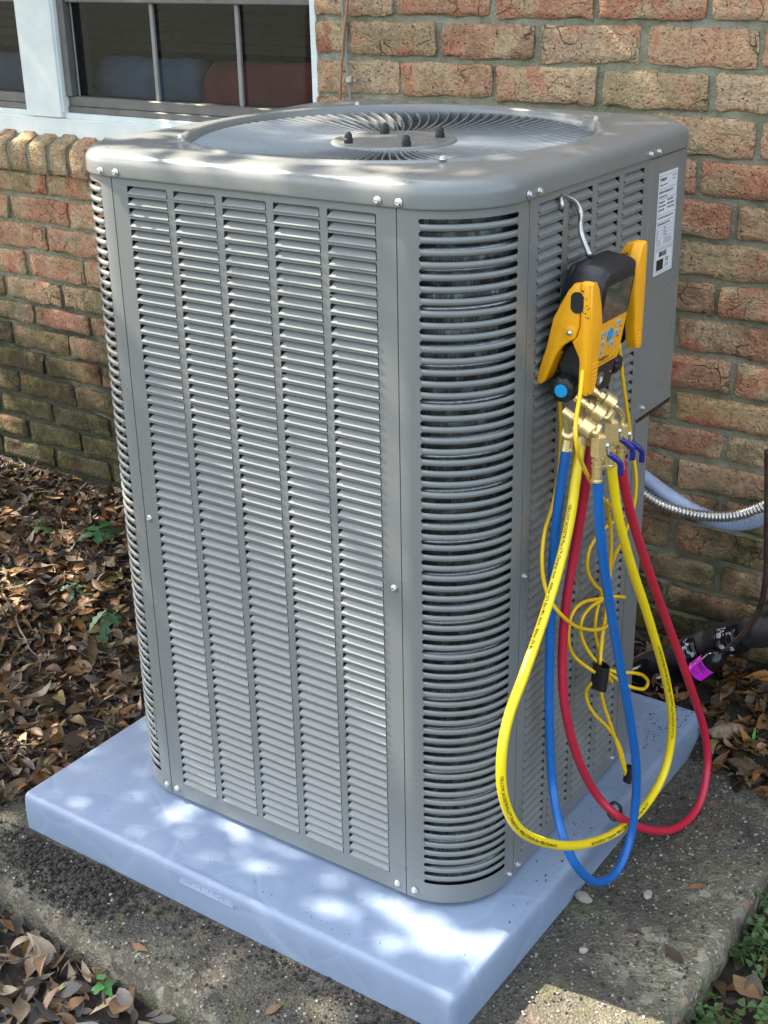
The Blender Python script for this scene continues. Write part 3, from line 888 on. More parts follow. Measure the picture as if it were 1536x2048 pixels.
me.polygons.foreach_set('use_smooth', [True] * len(me.polygons)); me.set_sharp_from_angle(angle=math.radians(50))
NV = 96
for k in range(NV):
    o = link('vane', me, hub); o.rotation_euler = (0, 0, 2 * PI * k / NV + 0.02)
mb = MB(); mb.lathe([(0.205, 0.0), (0.209, 0.0), (0.209, -0.003), (0.205, -0.003), (0.205, 0.0)], (0, 0, -0.012), (0, 0, 1), 72)
mb.build('support_ring', M['vane'], hub, smooth=False)
for (x, y) in ((0.485, 0.394), (0.402, 0.512), (0.574, 0.492), (0.568, 0.407)):
    pass
for a in (-2.20, -0.72, 0.84, 2.36):
    mb = MB(); mb.lathe([(0.0072, 0.0), (0.0072, 0.0062), (0.0060, 0.0072), (0.0060, 0.0115), (0.0051, 0.0140), (0.0030, 0.0160), (0.0, 0.0166)], (0, 0, 0), (0, 0, 1), 12)
    o = mb.build('nut_cap', M['black'], hub, angle=40); o.location = (0.074 * math.cos(a), 0.074 * math.sin(a), 0.003)
# motor and blades below
mb = MB(); mb.lathe([(0.0, 0), (0.06, 0), (0.07, -0.01), (0.07, -0.10), (0.0, -0.11)], (0, 0, -0.02), (0, 0, 1), 24)
mb.build('fan_motor', M['dark'], hub)
for k in range(3):
    mb = MB(); g = []
    for i in range(7):
        r = 0.05 + 0.24 * i / 6
        g.append([(r * math.cos(a), r * math.sin(a), -0.10 + 0.05 * (a / 1.0) * 1.0) for a in [(-0.55 + 1.1 * j / 6) * (0.6 + 0.4 * i / 6) for j in range(7)]])
    mb.grid(g); o = mb.build('fan_blade', M['dark'], hub, smooth=True); o.rotation_euler = (0, 0, k * 2 * PI / 3 + .4)
mb = MB(); mb.lathe([(0.3123, 0.0), (0.3123, -0.14)], (0, 0, -0.12), (0, 0, 1), 48); mb.f.pop(); mb.f.pop()
mb.build('fan_shroud', M['dark'], hub, smooth=True)

# --- inside: coil, base pan
def clipc(P, m=0.012):
    """keep plan points inside the cut-off corner"""
    a, b_ = Vector((XR, 0.7065)), Vector((0.775, YB)); t = (b_ - a).normalized(); nn = Vector((t.y, -t.x)); d = a.dot(nn) - m
    return [tuple(Vector(q) - nn * max(0, Vector(q).dot(nn) - d)) for q in P]
def insets(d, r):
    P = rrect((XR - XL) / 2 - d, (YB - YF) / 2 - d, r, 10)
    return [(x + (XL + XR) / 2, y + (YF + YB) / 2) for x, y in P]
mb = MB()
P = insets(0.017, 0.115)
P = clipc(P, 0.03)
mb.grid([ring_at(P, z) + [ring_at(P, z)[0]] for z in (0.095, 0.4, 0.8, 1.15)])
coil = ub(mb, 'coil', M['coil'], smooth=False)
mb = MB()
# horizontal coil tubes carrying the fins
mb = MB()
Pt = clipc(insets(0.0135, 0.112), 0.022)
for k in range(42):
    z = 0.112 + 0.0254 * k; g = []
    for a in range(6):
        t = a * PI / 3; d = 0.0030 * math.cos(t)
        q_ = [(x + (0.4877 - x) * -d / 0.36, y + (0.5024 - y) * -d / 0.36) for x, y in Pt]
        g.append(ring_at(q_, z + 0.0030 * math.sin(t)))
    mb.grid([r + [r[0]] for r in g + [g[0]]])
o = ub(mb, 'coil_tubes', M['coiltube'], smooth=True); o['kind'] = 'stuff'
mb = MB()
P = clipc(insets(0.012, 0.1))
mb.prism(P, 2, PZ, 0.1)
base = ub(mb, 'base_pan', M['dark'])

# --- louvred panels
PITCH = 0.01568; ZTOP = 1.1455; NR = 66; OH = 0.0128
def louvre_mesh(w):
    mb_ = MB(); g = []
    prof = [(0.0012, -0.0004), (-0.0006, 0.0001), (-0.0015, 0.0010), (-0.0012, 0.0022), (0.0004, 0.0042), (0.0035, 0.0078), (0.0066, 0.0106), (0.0080, 0.0116)]
    ins = [0.0004, 0.0004, 0.0004, 0.0006, 0.0016, 0.0040, 0.0065, 0.0075]
    for (d, h), q in zip(prof, ins):
        g.append([(-w / 2 + q, d, h), (-w / 2 + q + 0.002, d, h), (w / 2 - q - 0.002, d, h), (w / 2 - q, d, h)])
    mb_.grid(g)
    me_ = bpy.data.meshes.new('louvre'); me_.from_pydata(mb_.v, [], mb_.f); me_.materials.append(M['paint'])
    me_.polygons.foreach_set('use_smooth', [True] * len(me_.polygons))
    return me_
def panel_frame(mb_, u0, u1, cols, mp):
    """flat panel with openings; mp maps (u, z, depth)"""
    def Q(a, b_, z0, z1, d0=0, d1=0): mb_.quad(mp(a, z0, d0), mp(b_, z0, d0), mp(b_, z1, d1), mp(a, z1, d1))
    us = [u0] + [v for c in cols for v in c] + [u1]
    zs = [ZB, ZTOP - PITCH * (NR - 1) - OH] 
    for k in range(NR - 1, -1, -1):
        zs += [ZTOP - PITCH * k] + ([ZTOP - PITCH * (k - 1) - OH] if k > 0 else [])
    zs += [ZT]
    # full bars between the columns
    for i in range(0, len(us), 2):
        for a, b_ in zip(zs[:-1], zs[1:]): Q(us[i], us[i + 1], a, b_)
    th = 0.0016; cr = 0.0026
    for (a, b_) in cols:
        Q(a, b_, zs[0], zs[1]); Q(a, b_, zs[-2], zs[-1])
        for k in range(NR):
            zt_ = ZTOP - PITCH * k; zb_ = zt_ - OH
            if k > 0: Q(a, b_, zt_, zt_ + PITCH - OH)
            mb_.quad(mp(a, zt_, 0), mp(b_, zt_, 0), mp(b_, zt_, th), mp(a, zt_, th))
            mb_.quad(mp(a, zb_, 0), mp(a, zt_, 0), mp(a, zt_, th), mp(a, zb_, th))
            mb_.quad(mp(b_, zb_, 0), mp(b_, zt_, 0), mp(b_, zt_, th), mp(b_, zb_, th))
            for s_, e in ((1, a), (-1, b_)):
                c = (e + s_ * cr, zt_ - cr)
                pts = [mp(e, zt_, 0)] + [mp(c[0] - s_ * cr * math.sin(t), c[1] + cr * math.cos(t), 0) for t in (0, .52, 1.05, PI / 2)]
                mb_.add(pts, [(0, 1, 2), (0, 2, 3), (0, 3, 4)])
    # folded edges
    for e in (u0, u1): mb_.quad(mp(e, ZB, 0), mp(e, ZT, 0), mp(e, ZT, 0.012), mp(e, ZB, 0.012))
    mb_.quad(mp(u0, ZB, 0), mp(u1, ZB, 0), mp(u1, ZB, 0.012), mp(u0, ZB, 0.012))
mf = lambda u, z, d: (u, YF + d, z)
mr = lambda u, z, d: (XR - d, u, z)
ml = lambda u, z, d: (XL + d, u, z)
colsF = [(0.2665 + 0.0895 * i, 0.2665 + 0.0895 * i + 0.0775) for i in range(5)]
colsR = [(0.2985 + 0.0868 * i, 0.2985 + 0.0868 * i + 0.0715) for i in range(4)]
mb = MB(); panel_frame(mb, 0.2375, 0.7325, colsF, mf); pF = ub(mb, 'front_panel', M['paint'], recalc=False)
mb = MB(); panel_frame(mb, 0.2745, 0.6483, colsR, mr); pR = ub(mb, 'side_panel', M['paint'], recalc=False)
mb = MB(); panel_frame(mb, 0.2745, 0.7505, [(0.3, 0.3 + .08), (0.39, .47), (.48, .56), (.57, .65), (.66, .73)], ml); pL = ub(mb, 'far_side_panel', M['paint'], recalc=False)
lF = louvre_mesh(0.0775); lR = louvre_mesh(0.0715)
def joined_louvres(items, me_, parent, rot):
    """items: world origins; one joined part"""
    v = np.array([tuple(x.co) for x in me_.vertices]); f = [tuple(p.vertices) for p in me_.polygons]
    c, s = math.cos(rot), math.sin(rot)
    v = np.stack([v[:, 0] * c - v[:, 1] * s, v[:, 0] * s + v[:, 1] * c, v[:, 2]], 1)
    V = []; F = []
    for k, it in enumerate(items):
        V += [tuple(r) for r in (v + np.array(it))]; F += [tuple(i + k * len(v) for i in q) for q in f]
    m2 = bpy.data.meshes.new('louvre_rows'); m2.from_pydata(V, [], F); m2.materials.append(M['paint'])
    m2.polygons.foreach_set('use_smooth', [True] * len(m2.polygons))
    o = link('louvre_rows', m2, parent); o['kind'] = 'stuff'
    return o
rest = []
for k in range(NR):
    for (a, b_) in colsF:
        p_ = ((a + b_) / 2, YF, ZTOP - PITCH * k - OH)
        if k < 60:
            o = link('louvre', lF, pF); o.location = p_
        else: rest.append(p_)
joined_louvres(rest, lF, pF, 0)
joined_louvres([(XR, (a + b_) / 2, ZTOP - PITCH * k - OH) for k in range(NR) for a, b_ in colsR], lR, pR, PI / 2)
joined_louvres([(XL, 0.34 + 0.09 * i, ZTOP - PITCH * k - OH) for k in range(NR) for i in range(5)], lF, pL, -PI / 2)

# --- curved corner guards with rows of slots
def guard(name, C, a_seam0, lin0, a_seam1, lin1, sx, sy, nbars=65):
    """C centre of the corner, parameter t in arc length; sx, sy mirror"""
    def P(s, dr=0.0):
        # s measured from start of the arc; negative: flat run on the front, beyond the arc: flat run on the side
        L = RC * PI / 2
        if s < 0: x, y, nx_, ny_ = s, -RC, 0, -1
        elif s > L: x, y, nx_, ny_ = RC, s - L, 1, 0
        else:
            t = s / RC; x, y, nx_, ny_ = RC * math.sin(t), -RC * math.cos(t), math.sin(t), -math.cos(t)
        return (C[0] + sx * (x + nx_ * dr), C[1] + sy * (y + ny_ * dr))
    L = RC * PI / 2
    s0, s1 = -lin0, L + lin1
    e0, e1 = 0.0295, L - 0.0115     # ends of the slots
    mb_ = MB()
    SR = 0.0032
    zc = [1.1412 - PITCH * k for k in range(nbars + 1)]
    zs = [(ZB, 0)]; 
    zs.append((zc[-1] - SR, 0))
    for k in range(nbars, -1, -1):
        for q in (-1, -.85, -.5, 0, .5, .85, 1): zs.append((zc[k] + q * SR, SR - SR * math.sqrt(max(0, 1 - q * q)) - SR))
        zs.append((zc[k] + SR, 0))
    zs.append((ZT, 0))
    # left and right margins; inner edge is scalloped by the slot ends
    ncol = 5
    for side in (0, 1):
        g = []
        for z, cut in zs:
            r = []
            if side == 0: a, b_ = s0, e0 + (cut if cut else 0)
            else: a, b_ = e1 - (cut if cut else 0), s1
            for i in range(ncol + 1):
                s = a + (b_ - a) * i / ncol
                r.append((*P(s), z))
            g.append(r)
        mb_.grid(g)
    # bands above and below the slots
    def band(z0, z1):
        mb_.grid([[(*P(e0 + (e1 - e0) * i / 18), z) for i in range(19)] for z in (z0, z1)])
    band(ZB, zc[-1] - SR); band(zc[0] + SR, ZT)
    # folded ends
    for s in (s0, s1):
        mb_.quad((*P(s), ZB), (*P(s), ZT), (*P(s, -0.012), ZT), (*P(s, -0.012), ZB))
    mb_.grid([[(*P(s0 + (s1 - s0) * i / 24, dr), ZB) for i in range(25)] for dr in (0, -0.012)])
    body = ub(mb_, name, M['paint'], recalc=True, angle=35)
    # guard bar
    hb = (PITCH / 2 - SR)
    mb_ = MB(); g = []
    ox, oy = P(L / 2)
    for (dr, dz) in ((-0.0014, -hb * 0.9), (-0.0004, -hb * 1.0), (0.0013, -hb * 0.62), (0.0022, 0), (0.0013, hb * 0.62), (-0.0004, hb * 1.0), (-0.0014, hb * 0.9)):
        r = []
        for i in range(19):
            s = e0 - 0.0008 + (e1 - e0 + 0.0016) * i / 18
            ed = min(1, min(i, 18 - i) / 1.0)
            x, y = P(s, dr * (1 if ed >= 1 else 0.3))
            r.append((x - ox, y - oy, dz))
        g.append(r)
    mb_.grid(g)
    me_ = bpy.data.meshes.new('guard_bar'); me_.from_pydata(mb_.v, [], mb_.f); me_.materials.append(M['paint'])
    me_.polygons.foreach_set('use_smooth', [True] * len(me_.polygons))
    for k in range(nbars):
        o = link('guard_bar', me_, body); o.location = (ox, oy, (zc[k] + zc[k + 1]) / 2)
    return body
guard('corner_guard', (XR - RC, YF + RC), 0, 0.0042, 0, 0.0188, 1, 1)
guard('corner_guard', (XL + RC, YF + RC), 0, -0.0015, 0, 0.0188, -1, 1)
# back left corner and back: plain sheet
mb = MB()
def arc_pts(cx, cy, a0, a1, k=8): return [(cx + RC * math.cos(a0 + (a1 - a0) * i / k), cy + RC * math.sin(a0 + (a1 - a0) * i / k)) for i in range(k + 1)]
P = [(XL, 0.7517)] + arc_pts(XL + RC, YB - RC, PI, PI / 2) + [(0.775, YB)]
mb.grid([[(x, y, z) for x, y in P] for z in (ZB, ZT)])
ub(mb, 'back_panel', M['paint'], angle=35)

# --- control compartment on the back right corner
mb = MB()
YC0, YC1 = 0.6500, 0.7915
zb_c = 0.7385
mb.bevbox(XR - 0.06, XR + 0.0012, YC0, YC1, zb_c, ZT - 0.0005, 0.0035)
ctrl = ub(mb, 'control_cover', M['paint'], angle=30)
mb = MB(); mb.bevbox(XR - 0.058, XR + 0.0002, YC0 + 0.004, YC1 + 0.002, zb_c - 0.006, zb_c + 0.0015, 0.001)
ub(mb, 'black_edge', M['black'])  # thin black strip along the bottom of the control cover
mb = MB()
mb.quad((XR, YC0 + .001, ZB), (XR, 0.7065, ZB), (XR, 0.7065, zb_c), (XR, YC0 + .001, zb_c))
mb.quad((XR, 0.7065, ZB), (0.775, YB, ZB), (0.775, YB, ZT), (XR, 0.7065, ZT))
mb.quad((XR, YC0 + .001, ZB), (XR, YC0 + .001, zb_c), (XR - .012, YC0 + .001, zb_c), (XR - .012, YC0 + .001, ZB))
mb.quad((XR - 0.06, YC1, zb_c), (0.775, YB, zb_c), (0.775, YB, ZT), (XR - 0.06, YC1, ZT))
ub(mb, 'corner_post', M['paint'], recalc=False)

# --- rating label (flat print on the cover)
mb = MB(); lx = XR + 0.0017
mb.quad((lx, 0.6815, 0.9695), (lx, 0.7545, 0.9695), (lx, 0.7545, 1.1285), (lx, 0.6815, 1.1285))
lab = ub(mb, 'rating_label', M['label'], recalc=False)
mb = MB(); lx += 0.0004
def L_(y0, y1, z0, z1): mb.quad((lx, 0.6815 + y0, 0.9695 + z0), (lx, 0.6815 + y1, 0.9695 + z0), (lx, 0.6815 + y1, 0.9695 + z1), (lx, 0.6815 + y0, 0.9695 + z1))
rl = random.Random(5)
for z in (0.154, 0.134, 0.118, 0.094, 0.083, 0.0745, 0.069, 0.064, 0.059, 0.044, 0.037, 0.0035): L_(0.004, 0.069, z, z + 0.0004)
for y in (0.004, 0.069): L_(y, y + 0.0004, 0.0035, 0.154)
def words(y0, y1, z, h):
    y = y0
    while y < y1:
        w = rl.uniform(0.002, 0.006)
        if y + w > y1: break
        yy = y
        while yy < y + w: L_(yy, yy + 0.0007, z + rl.choice((0, 0, h * .3)), z + h); yy += 0.0011
        y += w + 0.0018
words(0.007, 0.030, 0.1455, 0.0050); words(0.052, 0.066, 0.149, 0.002); words(0.052, 0.066, 0.144, 0.002); words(0.007, 0.035, 0.139, 0.002)
words(0.006, 0.060, 0.127, 0.0038); words(0.006, 0.035, 0.1205, 0.003)
for z in (0.112, 0.106, 0.100): words(0.006, 0.032, z, 0.003); words(0.038, 0.064, z + .001, 0.003)
words(0.006, 0.066, 0.088, 0.0028); words(0.006, 0.058, 0.078, 0.003)
for z in (0.071, 0.0655, 0.0605): words(0.005, 0.010, z, 0.002); words(0.03, 0.042, z, 0.002)
for z in (0.0545, 0.051, 0.0475): words(0.006, 0.025, z, 0.0015); words(0.032, 0.064, z, 0.0015)
words(0.006, 0.066, 0.0395, 0.0016)
y = 0.018
while y < 0.046:
    w = rl.uniform(0.0004, 0.0014); L_(y, y + w, 0.0335 - 0.006, 0.0355); y += w + rl.uniform(0.0005, 0.0012)
L_(0.010, 0.036, 0.0065, 0.0235)
words(0.045, 0.058, 0.021, 0.003); words(0.045, 0.058, 0.017, 0.003); words(0.045, 0.056, 0.0125, 0.0015); words(0.040, 0.060, 0.0095, 0.0015)
ub(mb, 'label_print', M['ink'], lab, recalc=False)

# --- screws
mb = MB(); mb.lathe([(0.0056, 0.0), (0.0056, 0.0010), (0.0048, 0.0014)], (0, 0, 0), (0, 0, 1), 12)
mb.lathe([(0.0040, 0.0014), (0.0040, 0.0042), (0.0034, 0.0047), (0.0018, 0.0047), (0.0016, 0.0038), (0.0, 0.0038)], (0, 0, 0), (0, 0, 1), 6)
screw0 = None
def screw(p_, n_):
    global screw0
    if screw0 is None:
        screw0 = mb.build('screw', M['zinc'], ac, angle=30); o = screw0
    else:
        o = link('screw', screw0.data, ac)
    o.location = Vector(p_) - ROOT; o.rotation_euler = Vector(n_).to_track_quat('Z', 'Y').to_euler()
F_ = (0, -1, 0); R__ = (1, 0, 0)
for x in (0.2215, 0.2515, 0.7085, 0.7405): screw((x, YF - 0.0045, 1.1635), F_)
for y in (0.262, 0.290, 0.637, 0.666): screw((XR + 0.0045, y, 1.1635), R__)
for x, z in ((0.2470, 0.618), (0.2265, 0.0985), (0.2500, 0.0985), (0.7200, 0.620), (0.7170, 0.0990), (0.7490, 0.1000)): screw((x, YF, z), F_)
for y, z in ((0.284, 0.614), (0.260, 0.0960), (0.2880, 0.0960), (0.636, 0.101), (0.6395, 0.6165)): screw((XR, y, z), R__)
screw((XR + 0.0012, 0.671, 0.757), R__)
for a in (-0.78, 0.785, 2.36, -2.35):
    screw((FCX + 0.3255 * math.cos(a), FCY + 0.3255 * math.sin(a), 1.1958), (0, 0, 1))

CO = {
    'blue': [(0.895, 0.3208, 0.8297), (0.893, 0.3146, 0.7852), (0.885, 0.3126, 0.6921), (0.878, 0.3208, 0.5662), (0.878, 0.3245, 0.3928), (0.89, 0.3235, 0.2421), (0.93, 0.2838, 0.1883), (0.955, 0.2901, 0.1328), (0.965, 0.3466, 0.0694), (0.97, 0.4127, 0.0518), (0.97, 0.46, 0.0919), (0.97, 0.4673, 0.197), (0.967, 0.4365, 0.3181), (0.962, 0.3907, 0.448), (0.957, 0.3411, 0.5954), (0.955, 0.3093, 0.7023), (0.953, 0.3009, 0.7616), (0.952, 0.297, 0.8033)],
    'yellow': [(0.9, 0.3499, 0.8215), (0.905, 0.3326, 0.7816), (0.91, 0.3033, 0.7016), (0.915, 0.2493, 0.6236), (0.93, 0.1526, 0.555), (0.935, 0.0943, 0.5082), (0.94, 0.0669, 0.4621), (0.945, 0.0642, 0.4013), (0.95, 0.0987, 0.328), (0.955, 0.175, 0.2551), (0.955, 0.2952, 0.1725), (0.952, 0.4351, 0.1054), (0.952, 0.5578, 0.0829), (0.952, 0.6391, 0.1098), (0.952, 0.6556, 0.1941), (0.95, 0.6159, 0.3044), (0.948, 0.5274, 0.459), (0.946, 0.4464, 0.5894), (0.945, 0.3948, 0.683), (0.943, 0.3706, 0.7538), (0.942, 0.3572, 0.8035)],
    'red': [(0.9, 0.3891, 0.8092), (0.9, 0.3799, 0.7724), (0.895, 0.3756, 0.7024), (0.888, 0.3691, 0.6227), (0.885, 0.3564, 0.5525), (0.885, 0.3497, 0.4702), (0.89, 0.3517, 0.3826), (0.895, 0.3886, 0.2722), (0.908, 0.4452, 0.1616), (0.945, 0.4686, 0.1117), (0.972, 0.538, 0.0532), (0.99, 0.6216, 0.0128), (0.998, 0.7003, 0.0157), (0.99, 0.7497, 0.0705), (0.98, 0.7424, 0.1461), (0.97, 0.6784, 0.2693), (0.955, 0.6035, 0.4077), (0.948, 0.5187, 0.5427), (0.942, 0.4509, 0.6611), (0.94, 0.414, 0.7381), (0.938, 0.4007, 0.7847)],
    'wireA': [(0.925, 0.294, 0.9343), (0.935, 0.2689, 0.9083), (0.95, 0.2284, 0.8817), (0.955, 0.2271, 0.8485), (0.945, 0.2734, 0.8026), (0.93, 0.34, 0.7502), (0.91, 0.4255, 0.6916), (0.9, 0.4999, 0.6413), (0.885, 0.5461, 0.618), (0.868, 0.5453, 0.6038), (0.868, 0.5, 0.6038), (0.868, 0.4628, 0.5883), (0.868, 0.4609, 0.5546), (0.868, 0.4913, 0.5154), (0.868, 0.5194, 0.4899), (0.868, 0.5051, 0.469), (0.868, 0.5, 0.4301), (0.868, 0.5246, 0.3718), (0.875, 0.5435, 0.3265), (0.88, 0.5544, 0.308)],
    'wireB': [(0.866, 0.3438, 0.9113), (0.864, 0.3527, 0.8646), (0.864, 0.3598, 0.81), (0.864, 0.3576, 0.7569), (0.864, 0.3409, 0.7081), (0.87, 0.3082, 0.6824), (0.875, 0.2917, 0.6506), (0.88, 0.2892, 0.613), (0.89, 0.2922, 0.5821), (0.9, 0.3145, 0.5487), (0.9, 0.3669, 0.5063), (0.892, 0.4475, 0.4615), (0.885, 0.51, 0.4378), (0.875, 0.5565, 0.4295), (0.87, 0.559, 0.4502)],
    'wireC': [(0.9, 0.4619, 0.9224), (0.9, 0.4855, 0.8556), (0.9, 0.511, 0.7933), (0.9, 0.5308, 0.7385), (0.905, 0.5404, 0.695), (0.905, 0.5426, 0.6521), (0.9, 0.5362, 0.6148), (0.895, 0.5265, 0.5871), (0.885, 0.5203, 0.5564), (0.875, 0.5311, 0.5183), (0.872, 0.5315, 0.4721), (0.872, 0.5224, 0.4023), (0.885, 0.49, 0.3657), (0.885, 0.5064, 0.3004), (0.89, 0.5431, 0.2236), (0.895, 0.57, 0.1597), (0.9, 0.585, 0.1166), (0.9, 0.5939, 0.0956), (0.9, 0.5806, 0.1347), (0.895, 0.5629, 0.1841), (0.885, 0.5331, 0.2323), (0.88, 0.4909, 0.2778), (0.875, 0.47, 0.3112), (0.875, 0.4619, 0.3391), (0.885, 0.4636, 0.3556)],
    'wireD': [(0.895, 0.4582, 0.6804), (0.885, 0.5041, 0.602), (0.88, 0.518, 0.5251), (0.88, 0.5138, 0.4639), (0.88, 0.5007, 0.4149), (0.89, 0.4779, 0.3826)],
    'wireE': [(0.89, 0.5618, 0.4684), (0.885, 0.5329, 0.4814), (0.87, 0.4991, 0.4876), (0.87, 0.444, 0.5055), (0.87, 0.4098, 0.5032), (0.87, 0.3984, 0.4777), (0.87, 0.4024, 0.4493), (0.87, 0.4259, 0.4156), (0.88, 0.4526, 0.3873), (0.89, 0.4602, 0.3775)],
    'wireF': [(0.875, 0.5074, 0.4835), (0.87, 0.4725, 0.4841), (0.87, 0.4433, 0.4748), (0.87, 0.4441, 0.4476), (0.875, 0.4601, 0.4143), (0.885, 0.489, 0.3756), (0.9, 0.5265, 0.3477), (0.91, 0.5548, 0.3367), (0.915, 0.5972, 0.3123), (0.915, 0.6262, 0.283), (0.915, 0.6126, 0.277), (0.91, 0.5696, 0.3003), (0.9, 0.5496, 0.3169), (0.895, 0.4977, 0.3604)],
    'hook': [(0.848, 0.3744, 1.1433), (0.855, 0.3938, 1.1342), (0.863, 0.3989, 1.1153), (0.87, 0.3816, 1.1021), (0.875, 0.3802, 1.0894), (0.89, 0.3746, 1.067)],
    'hooktip': [(0.846, 0.3679, 1.1468), (0.855, 0.3522, 1.1422), (0.857, 0.3536, 1.1303)],
    'velcro': [(0.895, 0.4691, 0.3682), (0.9, 0.5902, 0.1083), (0.945, 0.4509, 0.1298)],
    'cond_grey': [(0.661, 1.03, 0.5017), (0.7081, 1.03, 0.4828), (0.7702, 1.03, 0.4517), (0.8337, 1.03, 0.429), (0.9043, 1.03, 0.4266), (0.9655, 1.03, 0.4585), (1.0199, 1.03, 0.5163)],
    'cond_metal': [(0.676, 1.0, 0.4831), (0.723, 1.0, 0.4615), (0.7733, 1.0, 0.4431), (0.8449, 1.0, 0.4407), (0.9128, 1.0, 0.4565), (0.9726, 1.0, 0.4935), (1.0268, 1.0, 0.5432)],
    'coppertube': [(0.7033, 0.965, -0.005), (0.7395, 0.965, 0.0131), (0.7847, 0.965, 0.0329), (0.8261, 0.965, 0.0618), (0.8574, 0.965, 0.0987)],
    'coppertube2': [(0.9249, 0.965, 0.1809), (0.9482, 0.965, 0.2122), (0.9695, 0.965, 0.2489), (0.989, 0.965, 0.2984), (0.9937, 0.965, 0.3676), (0.9856, 0.965, 0.4675), (0.9722, 0.965, 0.6115)],
    'drier': [(0.8534, 0.965, 0.0951), (0.8767, 0.965, 0.1197), (0.9259, 0.965, 0.1812)],
    'insul': [(0.6914, 1.01, 0.0348), (0.7617, 1.01, 0.081), (0.834, 1.01, 0.1326), (0.9128, 1.01, 0.1904), (0.9952, 1.01, 0.2313), (1.0733, 1.01, 0.2595)],
}

# ------------------------------------------------------------------ refrigerant gauge hanging on the side
# body frame: leans outwards at the top
T_ = math.radians(9.0)
GX = Vector((math.cos(T_), 0, -math.sin(T_)))     # outwards, face normal
GZ = Vector((math.sin(T_), 0, math.cos(T_)))      # up along the body
GY = Vector((0, 1, 0))
GO = Vector((0.903, 0.389, 0.872))                # bottom middle of the face
gauge = empty('digital_manifold_gauge', GO, 'black and yellow digital refrigerant manifold gauge hanging by a steel hook on the louvres', 'gauge')
def G(y, z, x=0.0): return GO + GY * y + GZ * z + GX * x
def gbuild(mb_, name, mat, parent=None, **kw):
    o = mb_.build(name, mat, parent or gauge, **kw)
    if parent is None: o.location = -GO
    return o
def slab_shape(mb_, outline2, x0, x1, bev=0.006):
    """outline in (y, z); body from depth x0 (back) to x1 (front) with rounded rims"""
    cy = sum(p[0] for p in outline2) / len(outline2); cz = sum(p[1] for p in outline2) / len(outline2)
    def inset(d): 
        out = []
        n = len(outline2)
        for i in range(n):
            a = Vector(outline2[i - 1]); b_ = Vector(outline2[(i + 1) % n]); t = (b_ - a).normalized()
            out.append((outline2[i][0] - t.y * d, outline2[i][1] + t.x * d))
        return out
    rows_ = []
    for d, x in ((bev, x0), (bev * .3, x0 + bev * .3), (0, x0 + bev), (0, x1 - bev), (bev * .3, x1 - bev * .3), (bev, x1)):
        r = [G(y, z, x) for y, z in inset(d)]
        rows_.append(r + [r[0]])
    mb_.grid(rows_)
    n = len(outline2) + 1; e = len(mb_.v)
    mb_.f.append(tuple(range(e - n, e - 1))); mb_.f.append(tuple(range(e - 6 * n, e - 5 * n - 1))[::-1])
def rr2(y0, y1, z0, z1, r, n=5):
    return [((y0 + y1) / 2 + a, (z0 + z1) / 2 + b_) for a, b_ in rrect((y1 - y0) / 2, (z1 - z0) / 2, r, n)]
# rubber boot
boot = rr2(-0.0535, 0.0565, 0.045, 0.186, 0.020, 6)
boot = [(y, z + (0.0035 * math.sin((y + 0.03) * 90) if z > 0.17 else 0) + (0.004 * (1 - (y / .056) ** 2) if z > .165 else 0)) for y, z in boot]
mb = MB(); slab_shape(mb, boot, -0.052, 0.0, 0.009); gbuild(mb, 'rubber_boot', M['black'], angle=60)
mb = MB(); slab_shape(mb, rr2(-0.044, 0.047, 0.115, 0.180, 0.014), -0.060, -0.045, 0.004); gbuild(mb, 'hook_mount', M['black'], angle=60)
mb = MB(); slab_shape(mb, rr2(-0.0500, 0.0500, -0.003, 0.062, 0.007), -0.044, -0.002, 0.004); block = gbuild(mb, 'valve_block', M['black'], angle=60)
# face
def facequad(name, y0, y1, z0, z1, x, mat, r=0.003):
    mb_ = MB(); P_ = rr2(y0, y1, z0, z1, r, 3); mb_.add([G(y, z, x) for y, z in P_] + [G(y, z, x - 0.003) for y, z in P_],
        [tuple(range(len(P_)))] + [(i, (i + 1) % len(P_), len(P_) + (i + 1) % len(P_), len(P_) + i) for i in range(len(P_))])
    return gbuild(mb_, name, mat, recalc=True)
face = facequad('face_plate', -0.046, 0.046, 0.044, 0.111, 0.0012, M['clamp'], 0.004)
facequad('bezel', -0.046, 0.047, 0.109, 0.170, 0.0010, M['black'], 0.006)
facequad('screen', -0.0405, 0.0405, 0.1115, 0.1650, 0.0018, M['screen'], 0.003)
def key(y, z, w, h, mat, name, r=0.0015):
    mb_ = MB(); P_ = rr2(y - w / 2, y + w / 2, z - h / 2, z + h / 2, r, 3)
    mb_.add([G(a, b_, 0.0028) for a, b_ in P_] + [G(a, b_, 0.0005) for a, b_ in P_], [tuple(range(len(P_)))] + [(i, (i + 1) % len(P_), len(P_) + (i + 1) % len(P_), len(P_) + i) for i in range(len(P_))])
    return gbuild(mb_, name, mat, recalc=True)
key(0.000, 0.088, 0.0155, 0.0195, M['cyan'], 'centre_key', 0.0075)
kk = [(-0.021, 0.0935), (-0.021, 0.0785), (-0.0215, 0.0655), (0.0215, 0.1005), (0.0205, 0.0865), (0.0115, 0.0715)]
for y, z in kk:
    o = key(y, z, 0.0135, 0.0088, M['keys'], 'key')
    mb = MB(); a = G(y, z, 0.0031)
    for q, w in ((0.0012, 0.004), (-0.0012, 0.0028)):
        mb.quad(G(y - w / 2, z + q - .0006, 0.0031), G(y + w / 2, z + q - .0006, 0.0031), G(y + w / 2, z + q + .0006, 0.0031), G(y - w / 2, z + q + .0006, 0.0031))
    mb.build('key_print', M['ink'], o, recalc=False)
me = text_mesh('Fieldpiece', 0.0082, M['ink'], shear=0.25)
place_text(me, G(-0.022, 0.0520, 0.0016), GY, GZ, 'maker_lettering', face)
